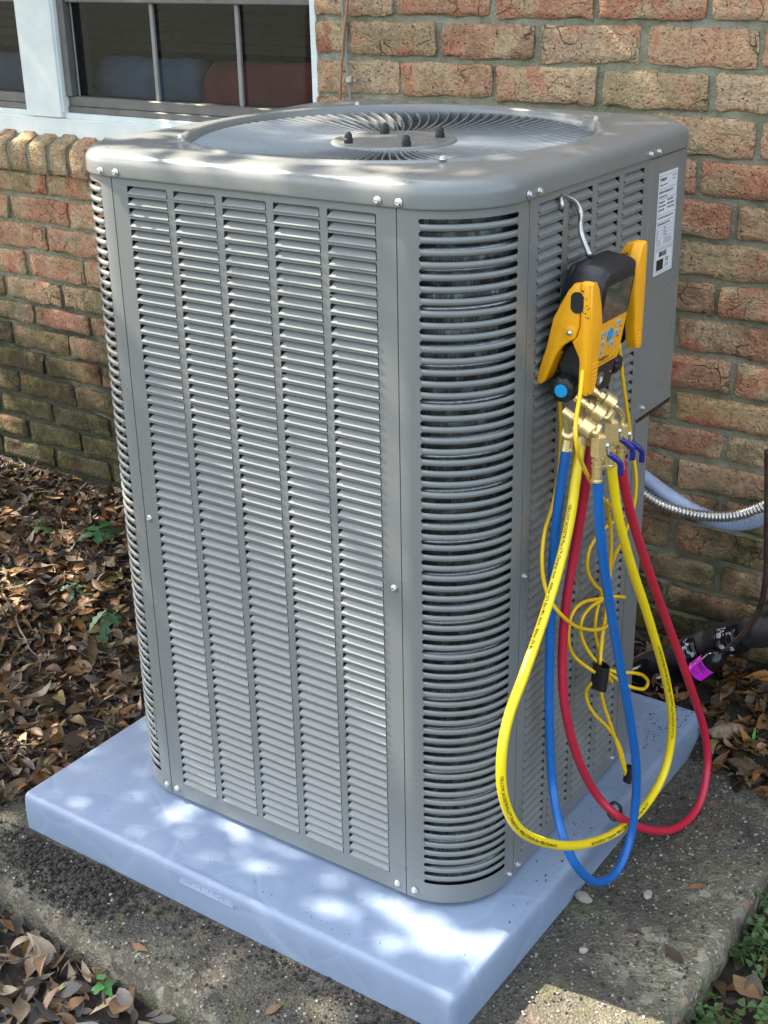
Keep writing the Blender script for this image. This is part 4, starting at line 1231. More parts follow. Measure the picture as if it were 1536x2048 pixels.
mb = MB(); mb.quad(G(-0.034, 0.0478, 0.0016), G(0.030, 0.0478, 0.0016), G(0.030, 0.0487, 0.0016), G(-0.034, 0.0487, 0.0016)); 
mb.quad(G(0.030, 0.092, 0.0016), G(0.036, 0.092, 0.0016), G(0.036, 0.0935, 0.0016), G(0.030, 0.0935, 0.0016))
mb.quad(G(0.024, 0.0785, 0.0016), G(0.032, 0.0785, 0.0016), G(0.032, 0.080, 0.0016), G(0.024, 0.080, 0.0016))
mb.build('face_print', M['ink'], face, recalc=False)
# sight glass and little screws on the block
mb = MB(); mb.lathe([(0.0105, 0), (0.0105, 0.0015), (0.0075, 0.002), (0.0065, 0.0008), (0, 0.0008)], G(0.003, 0.020, -0.002), GX, 20); gbuild(mb, 'sight_glass', M['steel'], angle=40)
mb = MB(); mb.lathe([(0.0034, 0), (0.0034, 0.001), (0, 0.001)], G(0.003, 0.020, -0.0005), GX, 12); gbuild(mb, 'sight_indicator', M['whiteink'])
for y, z in ((-0.030, 0.012), (0.036, 0.022)):
    mb = MB(); mb.lathe([(0.0018, 0), (0.0018, 0.001), (0, 0.0012)], G(y, z, -0.002), GX, 8); gbuild(mb, 'block_screw', M['zinc'])
# knobs on both flanks: low side blue, high side out of sight
for sgn, mat, y0 in ((-1, M['cyan'], -0.047), (1, M['red'], 0.047)):
    mb = MB(); ax = Vector((0.10, sgn, -0.05)).normalized()
    org = G(y0, 0.022, -0.022)
    prof = [(0.010, 0.0), (0.010, 0.012), (0.017, 0.014), (0.0185, 0.019), (0.0185, 0.031), (0.0165, 0.0345), (0.0100, 0.0360), (0.0, 0.0360)]
    q = ax.to_track_quat('Z', 'Y'); seg = 40; rws = []
    for r, h in prof:
        rws.append([org + q @ Vector(((r * (1 - (0.09 if (j % 5) in (0,) and 0.016 < r else 0))) * math.cos(2 * PI * j / seg), (r * (1 - (0.09 if (j % 5) in (0,) and 0.016 < r else 0))) * math.sin(2 * PI * j / seg), h)) for j in range(seg)])
    mb.grid(rws, closed=True)
    kn = gbuild(mb, 'valve_knob', M['black'], angle=50)
    mb = MB(); mb.lathe([(0.0092, 0.0), (0.0092, 0.0008), (0.0, 0.0011)], org + ax * 0.0360, ax, 24)
    mb.build('knob_cap', mat, kn, angle=40)
# steel hook with its S bend, and its tip coming back out of the louvre
mb = MB(); tube(mb, spline([(0.846, 0.362, 1.150)] + CO['hook'], 0.004), 0.0041, 10); gbuild(mb, 'steel_hook', M['steel'], smooth=True)
mb = MB(); tube(mb, spline(CO['hooktip'], 0.004), 0.0034, 10); gbuild(mb, 'hook_tip', M['steel'], smooth=True)
# brass ports under the block
PT = {'a': ((0.9, .304, .862), (0.9, .3105, .8360)), 'b': ((0.905, .338, .866), (0.905, .341, .8360)), 'c': ((0.905, .372, .868), (0.903, .3800, .8300))}
def nut(mb_, p0, ax, r, h, knurl=False, seg=6):
    if knurl:
        n = 26; rows_ = []
        q = Vector(ax).normalized().to_track_quat('Z', 'Y')
        for i, (rr_, hh) in enumerate(((r * .78, 0), (r * .97, h * .06), (r, h * .14), (r * .98, h * .3), (r, h * .45), (r * .98, h * .6), (r, h * .75), (r, h * .88), (r * .9, h * .97), (r * .6, h))):
            rows_.append([Vector(p0) + q @ Vector((rr_ * (1 + (0.05 if (j + i) % 2 else -0.02)) * math.cos(2 * PI * j / n), rr_ * (1 + (0.05 if (j + i) % 2 else -0.02)) * math.sin(2 * PI * j / n), hh)) for j in range(n)])
        mb_.grid(rows_, closed=True); e = len(mb_.v); mb_.f.append(tuple(range(e - n, e))); mb_.f.append(tuple(range(e - n * len(rows_), e - n * (len(rows_) - 1)))[::-1])
    else:
        mb_.lathe([(r * .86, 0), (r, h * .06), (r, h * .94), (r * .86, h)], p0, ax, seg)
for k, (a, b_) in PT.items():
    a, b_ = Vector(a), Vector(b_); ax = (b_ - a).normalized()
    mb = MB(); mb.lathe([(0.0068, 0), (0.0068, (b_ - a).length)], a - ax * 0.002, ax, 6)
    mb.lathe([(0.0048, 0), (0.0048, 0.008)], b_ - ax * 0.004, ax, 16)
    gbuild(mb, 'hose_port', M['brass'], angle=30)
# angled ports towards the front
AP = [((0.916, 0.282, 0.872), (0.944, 0.287, 0.855)), ((0.912, 0.322, 0.880), (0.939, 0.338, 0.857)), ((0.908, 0.366, 0.882), (0.934, 0.386, 0.857))]
APX = []
for a, b_ in AP:
    a, b_ = Vector(a), Vector(b_); ax = (b_ - a).normalized()
    mb = MB(); mb.lathe([(0.0062, -0.012), (0.0062, 0.004), (0.0050, 0.005), (0.0050, 0.012), (0.0072, 0.013), (0.0072, 0.017), (0.005, 0.018)], a, ax, 16)
    gbuild(mb, 'angled_port', M['brass'], angle=30)
    APX.append((a, b_, ax))

# ------------------------------------------------------------------ charging hoses with brass ends and ball valves
def hose_print(path, parent, texts, mat, r):
    S = [0.0]
    for a, b_ in zip(path[:-1], path[1:]): S.append(S[-1] + (b_ - a).length)
    def at(s):
        s = max(0, min(S[-1] - 1e-4, s)); i = int(np.searchsorted(S, s, side='right')) - 1; i = max(0, min(i, len(path) - 2))
        t = (s - S[i]) / (S[i + 1] - S[i]); Tn = (path[i + 1] - path[i]).normalized()
        a = path[max(i - 1, 0)]; b2 = path[min(i + 2, len(path) - 1)]
        return path[i].lerp(path[i + 1], t), (b2 - a).normalized()
    for body, s0, size, roll in texts:
        me_ = text_mesh(body, size, mat)
        for v in me_.vertices:
            p, Tn = at(s0 + v.co.x)
            Nn = Vector((0.45, -0.75, 0.48)); Nn = (Nn - Nn.dot(Tn) * Tn).normalized(); B = Nn.cross(Tn)
            a = roll + (v.co.y - size * 0.35) / r
            rr_ = r + 0.00035
            v.co = p + rr_ * (math.cos(a) * Nn + math.sin(a) * B)
        me_.materials.clear(); me_.materials.append(mat)
        link('hose_print', me_, parent)
HR = 0.0072
def make_hose(key_, colour, label, apx, port_end, grip_pts, prints=()):
    pts = [Vector(p) for p in CO[key_]]
    root_p = Vector(port_end)
    h = empty('charging_hose', root_p, label, 'hose', 'charging hoses looping from the manifold')
    def hb(mb_, name, mat, parent=None, **kw):
        o = mb_.build(name, mat, parent or h, **kw)
        if parent is None: o.location = -root_p
        return o
    path = spline(pts, 0.006)
    mb_ = MB(); tube(mb_, path, HR, 16)
    tubeo = hb(mb_, 'hose_tube', M[colour], smooth=True)
    # straight end on the port
    ax = (pts[1] - pts[0]).normalized(); st = Vector(port_end); a = (pts[0] - st)
    ax = a.normalized() if a.length > 0.004 else ax
    mb_ = MB(); nut(mb_, st - ax * 0.004, ax, 0.0098, 0.017, True); hb(mb_, 'knurled_nut', M['brass'], angle=25)
    e = st + ax * 0.013
    ax2 = (path[2] - e).normalized()
    mb_ = MB(); mb_.lathe([(0.0055, 0), (0.0062, 0.003), (0.0082, 0.004), (0.0082, 0.020), (0.0088, 0.021), (0.0088, 0.024)], e, ax2, 12)
    hb(mb_, 'ferrule', M['brass'], angle=25)
    # valve end: ball valve, bent tube and knurled nut on the angled port
    a, b_, axp = apx
    end = path[-1]; up = Vector((0.0, 0.0, 1.0)); 
    mb_ = MB(); mb_.lathe([(0.0088, -0.002), (0.0088, 0.001), (0.0076, 0.002), (0.0076, 0.018), (0.0086, 0.019), (0.0086, 0.0215), (0.0058, 0.0225), (0.0058, 0.025), (0.0086, 0.026), (0.0086, 0.031), (0.005, 0.032), (0.005, 0.036)], end - up * 0.022, up, 12)
    hb(mb_, 'ferrule', M['brass'], angle=25)
    vb0 = end + up * 0.012; vb1 = vb0 + up * 0.032
    mb_ = MB(); mb_.lathe([(0.0078, 0), (0.0112, 0.002), (0.0112, 0.030), (0.0072, 0.0325), (0.0, 0.0325)], vb0, up, 6)
    vbody = hb(mb_, 'ball_valve', M['brass'], angle=25)
    knut0 = a + axp * 0.014
    mb_ = MB(); mb_.lathe([(0.0070, -0.004), (0.0076, 0.0), (0.0076, 0.003)], knut0, axp, 6); nut(mb_, knut0 + axp * 0.003, axp, 0.0120, 0.020, True)
    hb(mb_, 'knurled_nut', M['brass'], angle=25)
    o_ = knut0 + axp * 0.021
    mb_ = MB(); tube(mb_, spline([o_, o_ + axp * 0.007, Vector((vb1.x, vb1.y, vb1.z + 0.013)), vb1 - up * 0.002], 0.002), 0.0042, 10)
    hb(mb_, 'bent_tube', M['brass'], smooth=True)
    # lever: steel plate and navy grip
    l0 = vb0 + Vector((0.009, 0.0075, 0.016))
    mb_ = MB(); tube(mb_, spline([l0, l0 + Vector((0.002, 0.001, -0.007)), l0 + Vector((0.003, 0.0015, -0.014))], 0.002), 0.0022, 8)
    mb_.lathe([(0.0040, -0.003), (0.0040, 0.002), (0.0, 0.002)], l0, Vector((0.8, .6, 0)), 6)
    mb_.build('lever_arm', M['zinc'], vbody, smooth=False)
    g0 = l0 + Vector((0.003, 0.0015, -0.012))
    mb_ = MB(); tube(mb_, spline([g0, g0 + Vector((0.006, 0.006, -0.008)), g0 + Vector((0.012, 0.013, -0.016)), g0 + Vector((0.012, 0.014, -0.033))], 0.003), lambda i: 0.0042, 10)
    mb_.build('lever_grip', M['navy'], vbody, smooth=True)
    hose_print(path, tubeo, prints, M['ink'], HR)
    return h
TXT = 'YELLOW JACKET\u00ae Plus II\u2122 Charging Hose \u2022 4000psi (275 Bar) Min. Burst \u2022 800psi (55 Bar) Max W.P.'
make_hose('blue', 'blue', 'blue rubber refrigerant hose in a long loop reaching lowest, over the pad edge', APX[0], PT['a'][1], None)
make_hose('yellow', 'yellow', 'thick yellow printed refrigerant hose looping wide across the corner guard', APX[1], PT['b'][1], None,
          [(TXT, 0.10, 0.0060, -0.5), (TXT, 0.50, 0.0060, 0.15), (TXT, 0.90, 0.0060, 0.1), (TXT, 1.30, 0.0060, -0.1)])
make_hose('red', 'red', 'red rubber refrigerant hose swinging out to the right over the concrete', APX[2], PT['c'][1], None)

# black velcro straps
def strap(label, c, rx, rz, w, axis, th=0.002):
    root_ = Vector(c); mb_ = MB(); q = Vector(axis).normalized().to_track_quat('Z', 'Y'); g = []
    for i in range(25):
        a = 2 * PI * i / 24
        ro = Vector((rx * math.cos(a), rz * math.sin(a), 0)); ri = Vector(((rx - th) * math.cos(a), (rz - th) * math.sin(a), 0)); up = Vector((0, 0, w / 2))
        g.append([q @ (ro + up), q @ (ro - up), q @ (ri - up), q @ (ri + up), q @ (ro + up)])
    mb_.grid(g)
    o = mb_.build('cable_strap', M['black'], None, angle=40); o.location = c
    return tag(o, label, 'strap', 'velcro straps on the cables')
strap('wide black velcro strap bundling the thin yellow wires beside the louvres', (CO['velcro'][0]), 0.0175, 0.010, 0.042, (0.05, 0.1, 1))
strap('narrow black strap at the lowest end of the bundled yellow wires', (0.905, 0.590, 0.112), 0.009, 0.006, 0.03, (0.1, 0.2, 1))
strap('small black strap ring looped round the red hose near the pad edge', (0.936, 0.466, 0.122), 0.013, 0.017, 0.007, (0.7, -0.6, 0.3), 0.004)

# ------------------------------------------------------------------ temperature clamps with thin yellow wires
def clamp(label, y0, y1, dx, dz, wires, mir=1):
    root_p = Vector((0.905 + dx, y0, 0.97 + dz))
    c = empty('temperature_clamp', root_p, label, 'clamp', 'temperature clamps gripping the gauge')
    def cb(mb_, name, mat, **kw):
        o = mb_.build(name, mat, c, **kw); o.location = -root_p; return o
    back = [(0.910, 1.046), (0.900, 1.044), (0.892, 1.034), (0.882, 1.016), (0.871, 0.994), (0.867, 0.976), (0.8625, 0.954), (0.855, 0.930), (0.8485, 0.909), (0.8490, 0.901), (0.8545, 0.898), (0.862, 0.905),
            (0.869, 0.924), (0.876, 0.941), (0.886, 0.957), (0.898, 0.966), (0.906, 0.974), (0.910, 0.988), (0.9095, 1.004), (0.9085, 1.020), (0.9100, 1.032)]
    front = [(0.910, 1.046), (0.9105, 1.030), (0.9110, 1.004), (0.9115, 0.988), (0.9075, 0.974), (0.900, 0.966), (0.9045, 0.957), (0.911, 0.945), (0.913, 0.931), (0.915, 0.910), (0.916, 0.898), (0.919, 0.8925),
             (0.9235, 0.892), (0.9245, 0.897), (0.9245, 0.912), (0.9250, 0.930), (0.9255, 0.960), (0.9255, 0.988), (0.9245, 1.010), (0.9225, 1.034), (0.920, 1.043), (0.916, 1.047)]
    def arm(name, ol, sh=0.0, seed=1):
        n = len(ol); cx = sum(p[0] for p in ol) / n; cz = sum(p[1] for p in ol) / n
        mb_ = MB(); rows_ = []
        b_ = 0.0022; ya, yb_ = (y0, y0 + 0.012 * mir) if mir > 0 else (y1 - 0.012, y1)
        def ins(d):
            out = []
            for i in range(n):
                a = Vector(ol[i - 1]); e = Vector(ol[(i + 1) % n]); t = (e - a)
                t = t.normalized() if t.length > 1e-6 else Vector((1, 0))
                out.append((ol[i][0] + t.y * d * sgn, ol[i][1] - t.x * d * sgn))
            return out
        area = sum(ol[i - 1][0] * ol[i][1] - ol[i][0] * ol[i - 1][1] for i in range(n))
        sgn = 1 if area < 0 else -1
        for d, y in ((b_, ya), (b_ * .3, ya + b_ * .3), (0, ya + b_), (0, yb_ - b_), (b_ * .3, yb_ - b_ * .3), (b_, yb_)):
            r = [(x + dx, y, z + dz) for x, z in ins(d)]
            rows_.append(r + [r[0]])
        mb_.grid(rows_)
        e = len(mb_.v); m2 = n + 1
        mb_.f.append(tuple(range(e - m2, e - 1))); mb_.f.append(tuple(range(e - 6 * m2, e - 5 * m2 - 1))[::-1])
        return cb(mb_, name, M['clamp'], angle=45)
    arm('rear_jaw', back); fj = arm('front_jaw', front)
    # broad outer wing of the front jaw
    wing = [(0.003, 1.044), (0.006, 1.0475), (0.016, 1.046), (0.024, 1.036), (0.033, 1.012), (0.038, 0.988), (0.037, 0.968), (0.033, 0.945), (0.031, 0.925), (0.027, 0.905), (0.020, 0.893), (0.008, 0.8915), (0.003, 0.896), (0.003, 0.93), (0.003, 0.98)]
    def yy(v): return (y0 + v) if mir > 0 else (y1 - v)
    cyw = 0.017; czw = 0.970; mb_ = MB(); rows_ = []
    for s_, x in ((1.0, 0.9115), (1.0, 0.9225), (0.985, 0.9248), (0.95, 0.9262), (0.86, 0.9268)):
        r = [(x + dx, yy(cyw + (v - cyw) * s_), czw + (z - czw) * (1 - (1 - s_) * .35) + dz) for v, z in wing]
        rows_.append(r + [r[0]])
    mb_.grid(rows_); e = len(mb_.v); m2 = len(wing) + 1
    mb_.f.append(tuple(range(e - m2, e - 1))); mb_.f.append(tuple(range(e - 5 * m2, e - 4 * m2 - 1))[::-1])
    cb(mb_, 'jaw_wing', M['clamp'], angle=40)
    mb_ = MB()     # wing of the rear jaw, seen inside the fork
    mb_.prism([(0.8485 + dx, 0.901 + dz), (0.855 + dx, 0.898 + dz), (0.862 + dx, 0.906 + dz), (0.876 + dx, 0.941 + dz), (0.873 + dx, 0.943 + dz), (0.858 + dx, 0.915 + dz)], 1, yy(0.008), yy(0.026))
    cb(mb_, 'rear_wing', M['clamp'])
    # grip ridges near the tip of the front jaw
    mb_ = MB()
    for k in range(7):
        z = 0.9005 + 0.0056 * k; x = 0.9268; ya, yb_ = sorted((yy(0.010), yy(0.024 + 0.0008 * k)))
        mb_.add([(x + dx - 0.002, ya, z + dz), (x + dx - 0.002, yb_, z + dz), (x + dx + 0.0010, yb_ - 0.001, z + dz + 0.0006), (x + dx + 0.0010, ya + 0.001, z + dz + 0.0006), (x + dx - 0.002, ya, z + dz + 0.0024), (x + dx - 0.002, yb_, z + dz + 0.0024)],
                [(0, 1, 2, 3), (3, 2, 5, 4), (0, 3, 4), (1, 5, 2)])
    cb(mb_, 'grip_ridges', M['clamp'])
    # pivot, boss and a black solid filling the opening between the arms
    mb_ = MB(); mb_.lathe([(0.0100, 0), (0.0100, 0.0012), (0.0090, 0.0016), (0, 0.0016)], (0.897 + dx, y0 + 0.0002, 0.9775 + dz), (0, -1, 0), 24); cb(mb_, 'pivot_boss', M['clamp'], angle=40)
    mb_ = MB(); mb_.lathe([(0.0042, 0), (0.0040, 0.0015), (0.0026, 0.0028), (0, 0.0033)], (0.897 + dx, y0 - 0.0012, 0.9775 + dz), (0, -1, 0), 16); cb(mb_, 'pivot_rivet', M['zinc'], smooth=True)
    mb_ = MB(); pr = rrect(0.0092, 0.0145, 0.0088, 5); mb_.prism([(0.9060 + dx + x * 1, 1.0195 + dz + z) for x, z in pr], 1, y0 - 0.0010, y0 + 0.006); cb(mb_, 'opening_fill', M['black'], angle=40)
    mb_ = MB(); mb_.prism([(0.904 + dx, 0.962 + dz), (0.913 + dx, 0.944 + dz), (0.915 + dx, 0.915 + dz), (0.905 + dx, 0.90 + dz), (0.885 + dx, 0.90 + dz), (0.872 + dx, 0.925 + dz), (0.885 + dx, 0.95 + dz)], 1, yy(0.020), yy(0.023)); cb(mb_, 'fork_sheet', M['black'])  # black sheet across the fork between the jaws
    for w_ in wires:
        mb_ = MB(); tube(mb_, spline(CO[w_], 0.005), 0.0029, 9); cb(mb_, 'cable', M['wireyellow'], smooth=True)
    # scuffs where the paint has been rubbed
    rs = random.Random(9); mb_ = MB()
    for k in range(16):
        x = rs.uniform(0.9125, 0.9235); z = rs.uniform(1.000, 1.038); s = rs.uniform(0.0005, 0.0013)
        mb_.add([(x + dx + s * math.cos(t) * rs.uniform(.5, 1.6), y0 - 0.0004, z + dz + s * math.sin(t) * rs.uniform(.5, 1.6)) for t in (0, 1, 2.1, 3.1, 4.2, 5.2)], [tuple(range(6))])
    cb(mb_, 'scuff_marks', M['ink'], recalc=False)
    return c
clamp('orange yellow temperature clamp gripping the near flank of the gauge, above the blue knob', 0.309, 0.345, 0.0, 0.0, ['wireA', 'wireB', 'wireE'])
clamp('orange yellow temperature clamp on the far flank of the gauge next to the rating label', 0.4640, 0.5080, -0.010, 0.019, ['wireC', 'wireD', 'wireF'], -1)
mb = MB()
for k in range(8): mb.lathe([(0.0040, 0), (0.0046, 0.001), (0.0040, 0.002)], (0.868, 0.3452, 0.905 - k * 0.0032), (0, 0.05, -1), 12)
o = mb.build('strain_relief', M['wireyellow'], gauge); o.location = -GO

# ------------------------------------------------------------------ conduits, pipes and filter drier
cg = empty('plastic_conduit', CO['cond_grey'][1], 'pale blue grey plastic conduit sagging along the brick behind the metal conduit', 'conduit')
mb = MB(); pth = spline([(0.60, 0.93, 0.53)] + CO['cond_grey'], 0.0022); tube(mb, pth, lambda i: 0.0150 + (0.0006 if i % 3 == 0 else -0.0003), 18)
o = mb.build('conduit_tube', M['conduit'], cg, smooth=True); o.location = -Vector(CO['cond_grey'][1])
cm = empty('metal_conduit', CO['cond_metal'][1], 'silver spiral wound flexible metal conduit sagging from the unit to the right', 'conduit')
pth = spline([(0.60, 0.90, 0.515)] + CO['cond_metal'], 0.0012); mb = MB(); tube(mb, pth, lambda i: 0.0098 + (0.0014, 0.0010, -0.0008, -0.0016, -0.0010, 0.0006)[i % 6], 16)
o = mb.build('spiral_tube', M['galv'], cm, smooth=True); o.location = -Vector(CO['cond_metal'][1])

ls = empty('insulated_pipe', CO['insul'][2], 'thick black foam insulated suction pipe taped at its joints, leading to the wall', 'pipe')
lo_ = -Vector(CO['insul'][2])
mb = MB(); pth = spline(CO['insul'], 0.01); tube(mb, pth, lambda i: 0.024 + 0.010 * min(1, i / 40) + 0.0015 * noise.noise(Vector((i * .35, 0, 0))), 18); o = mb.build('foam_sleeve', M['foam'], ls, smooth=True); o.location = lo_
def tape(p0, p1, r, name='tape_wrap', seed=0, prn=True):
    p0, p1 = Vector(p0), Vector(p1); n = 16; pth_ = [p0.lerp(p1, i / n) for i in range(n + 1)]
    mb_ = MB(); tube(mb_, pth_, lambda i: r + 0.0022 * abs(math.sin(i * 1.3 + seed)) + 0.001 * noise.noise(Vector((i * .9, seed, 0))), 16)
    o_ = mb_.build(name, M['blackshine'], ls, angle=50); o_.location = lo_
    if prn:
        rs = random.Random(seed); ax = (p1 - p0).normalized(); Nn = Vector((0.3, -0.8, 0.5)); Nn = (Nn - Nn.dot(ax) * ax).normalized(); B = ax.cross(Nn)
        mb_ = MB()
        mi_ = MB()
        def patch_(m__, s, a0, w, h, tl, R2):
            P_ = []
            for (ds, da) in ((0, 0), (w, tl), (w, h + tl), (0, h)):
                a = a0 + da; P_.append(p0 + ax * (s + ds) + R2 * (math.cos(a) * Nn + math.sin(a) * B))
            m__.add(P_, [(0, 1, 2, 3)])
        for k in range(7):
            s = rs.uniform(0.08, 0.75) * (p1 - p0).length; a0 = rs.uniform(-1.2, 1.1); w = rs.uniform(.006, .011); h = rs.uniform(.16, .34); tl = rs.uniform(-.25, .25); R2 = r + 0.0034 + .0001 * k
            if k % 2 == 0:
                patch_(mb_, s, a0, w, h, tl, R2)
                for q in range(3): patch_(mi_, s + w * .18, a0 + h * (.15 + .27 * q), w * .6, h * .13, tl * .6, R2 + .0004)
            else:
                for q in range(4): patch_(mb_, s + w * .3 * q, a0, w * .17, h * rs.uniform(.5, 1), 0, R2)
        mi_.build('tape_lettering', M['ink'], o_, recalc=False)
        mb_.build('tape_print', M['whiteink'], o_, recalc=False)
tape((0.700, 0.985, 0.030), (0.775, 0.98, 0.085), 0.027, seed=1)
tape((0.845, 1.0, 0.140), (0.872, 1.0, 0.158), 0.027, seed=4)
tape((0.915, 0.992, 0.188), (0.955, 0.99, 0.212), 0.0275, seed=7)
tape((0.800, 0.975, 0.062), (0.835, 0.97, 0.098), 0.018, seed=11)
dr = empty('filter_drier', CO['drier'][1], 'black filter drier cylinder with a magenta sticker among the taped pipes', 'filter drier')
do_ = -Vector(CO['drier'][1])
d0, d1 = Vector(CO['drier'][0]), Vector(CO['drier'][2]); ax = (d1 - d0).normalized(); Ld = (d1 - d0).length
mb = MB(); mb.lathe([(0.006, -0.012), (0.0065, 0.0), (0.010, 0.004), (0.019, 0.012), (0.0215, 0.020), (0.0215, Ld - 0.020), (0.019, Ld - 0.012), (0.010, Ld - 0.004), (0.0065, Ld), (0.006, Ld + 0.012)], d0, ax, 28)
o = mb.build('drier_shell', M['blackshine'], dr, angle=40); o.location = do_
Nn = Vector((0.35, -0.75, 0.55)); Nn = (Nn - Nn.dot(ax) * ax).normalized(); B = ax.cross(Nn)
def wrap_patch(mb_, s0, s1, a0, a1, r, n=10):
    mb_.grid([[d0 + ax * s + r * (math.cos(a0 + (a1 - a0) * i / n) * Nn + math.sin(a0 + (a1 - a0) * i / n) * B) for i in range(n + 1)] for s in (s0, s1)])
mb = MB(); wrap_patch(mb, 0.040, 0.076, -1.35, 1.1, 0.0219); st_ = mb.build('sticker', M['magenta'], dr, smooth=True); st_.location = do_
mb = MB()
for k in range(9): wrap_patch(mb, 0.045 + 0.0016 * k + (0.0008 if k % 3 else 0), 0.0458 + 0.0016 * k, -0.75, 0.25, 0.0222, 6)
for k in range(4): wrap_patch(mb, 0.062 + 0.003 * k, 0.0634 + 0.003 * k, -0.8, 0.5 - .2 * (k % 2), 0.0222, 6)
mb.build('sticker_print', M['ink'], st_, recalc=False)
wire_thing('copper_pipe', [tuple(p) for p in CO['coppertube']], 0.0062, M['copper'], 'thin weathered copper pipe joining the filter drier from the pad', 'pipe', 0.006, 12)
wire_thing('copper_pipe', [tuple(p) for p in CO['coppertube2']], 0.0058, M['copper'], 'bare copper pipe bending up the wall from the filter drier', 'pipe', 0.006, 12)

# ------------------------------------------------------------------ fallen leaves, twigs, stones
def leaf_geo(L, W, curl, fold, r):
    """pointed oval leaf, midrib along x; returns verts, faces"""
    n = 6; V = []; F = []
    wv = [0.06, 0.62, 0.98, 1.0, 0.72, 0.30, 0.0]
    tw = r.uniform(-.5, .5); side = r.uniform(-.25, .25)
    for i in range(n + 1):
        t = i / n; x = (t - 0.5) * L
        z = curl * L * ((t - 0.5) ** 2 * 4 - 0.3); y0 = side * L * (t - .5) ** 2
        w = W / 2 * wv[i]
        a = tw * (t - .5)
        up = fold * w
        V += [(x, y0 - w * math.cos(a), z + up - w * math.sin(a) + r.uniform(-.06, .06) * w), (x, y0, z), (x, y0 + w * math.cos(a), z + up + w * math.sin(a) + r.uniform(-.06, .06) * w)]
    for i in range(n):
        a = i * 3
        F += [(a, a + 3, a + 4, a + 1), (a + 1, a + 4, a + 5, a + 2)]
    return V, F
LEAFC = [(0.21, 0.105, 0.05), (0.26, 0.145, 0.08), (0.155, 0.088, 0.05), (0.30, 0.19, 0.11), (0.125, 0.082, 0.058), (0.21, 0.15, 0.11), (0.32, 0.145, 0.05), (0.06, 0.045, 0.035), (0.22, 0.165, 0.065), (0.17, 0.13, 0.10)]
LEAFC = [(a * .93, b_ * .95, c_ * .80) for a, b_, c_ in LEAFC]
def set_tint(me, cols_):
    at = me.color_attributes.new('tint', 'FLOAT_COLOR', 'POINT')
    at.data.foreach_set('color', np.array(cols_, dtype=np.float32).ravel())
def top_z(x, y):
    z = gz(x, y)
    if -0.45 < x < 1.14 and slab_edge(x) < y < 1.0: z = max(z, 0.001)
    return z
def litter(n, region, seed, name='leaf_litter', size=(0.020, 0.068), dens=None, zoff=0.024, tint_mul=(1, 1, 1)):
    r = random.Random(seed); V = []; F = []; C = []
    k = 0
    while k < n:
        x = r.uniform(region[0], region[1]); y = r.uniform(region[2], region[3])
        if dens and r.random() > dens(x, y): continue
        k += 1
        L = size[0] + (size[1] - size[0]) * r.random() ** 1.4; vv, ff = leaf_geo(L, L * r.uniform(.26, .46), r.uniform(-.35, .5), r.uniform(-.4, 1.0), r)
        m_ = Matrix.Rotation(r.uniform(0, 2 * PI), 4, 'Z') @ Matrix.Rotation(r.gauss(0, .42), 4, 'X') @ Matrix.Rotation(r.gauss(0, .32), 4, 'Y')
        z = top_z(x, y) + 0.003 + r.random() ** 2 * zoff
        o_ = len(V)
        c = r.choice(LEAFC); s = r.choice((.3, .5, .7, .85, 1.0)) * r.uniform(.8, 1.1); c = tuple(q * s * g_ for q, g_ in zip(c, tint_mul)) + (1,)
        for v in vv:
            p = m_ @ Vector(v); V.append((p.x + x, p.y + y, max(p.z + z, top_z(x, y) + 0.0008))); C.append(c)
        F += [tuple(i + o_ for i in f) for f in ff]
    me_ = bpy.data.meshes.new(name); me_.from_pydata(V, [], F); me_.materials.append(M['litter'])
    me_.polygons.foreach_set('use_smooth', [True] * len(me_.polygons)); set_tint(me_, C)
    return tag(link(name, me_), kind='stuff')
def d_left(x, y):
    if y > 1.07: return 0
    if x > -0.03 and y > -0.02 and not (y > 0.93): return 0
    if y < -0.01:
        return 0
    e = 0.055 * noise.noise(Vector((x * 6, y * 6, 0)))
    b = -0.045 + e - 0.25 * max(0, 0.08 - y)
    return 1 if x < b else 0.0
litter(6200, (-1.55, -0.0, -0.02, 1.07), 11, dens=d_left)
litter(2600, (-3.2, -1.5, -0.6, 1.07), 16, size=(.04, .09))
litter(900, (-1.55, -0.45, -0.7, 0.0), 17)
litter(900, (0.9, 1.5, 0.74, 1.08), 12, dens=lambda x, y: sstep(0.80, 0.90, y + 0.35 * (x - 1.0) + 0.05 * noise.noise(Vector((x * 8, y * 8, 0)))), zoff=0.015)
litter(500, (0.0, 0.95, 0.93, 1.08), 13)
litter(2600, (-0.5, 1.2, -0.75, -0.13), 14, dens=lambda x, y: 1 if y < slab_edge(x) - 0.012 else 0, zoff=0.025, tint_mul=(1.35, 1.6, 2.25))  # leaf colour paler and pinker in front of the slab
litter(1300, (1.17, 1.75, -0.5, 0.95), 15, zoff=0.018)

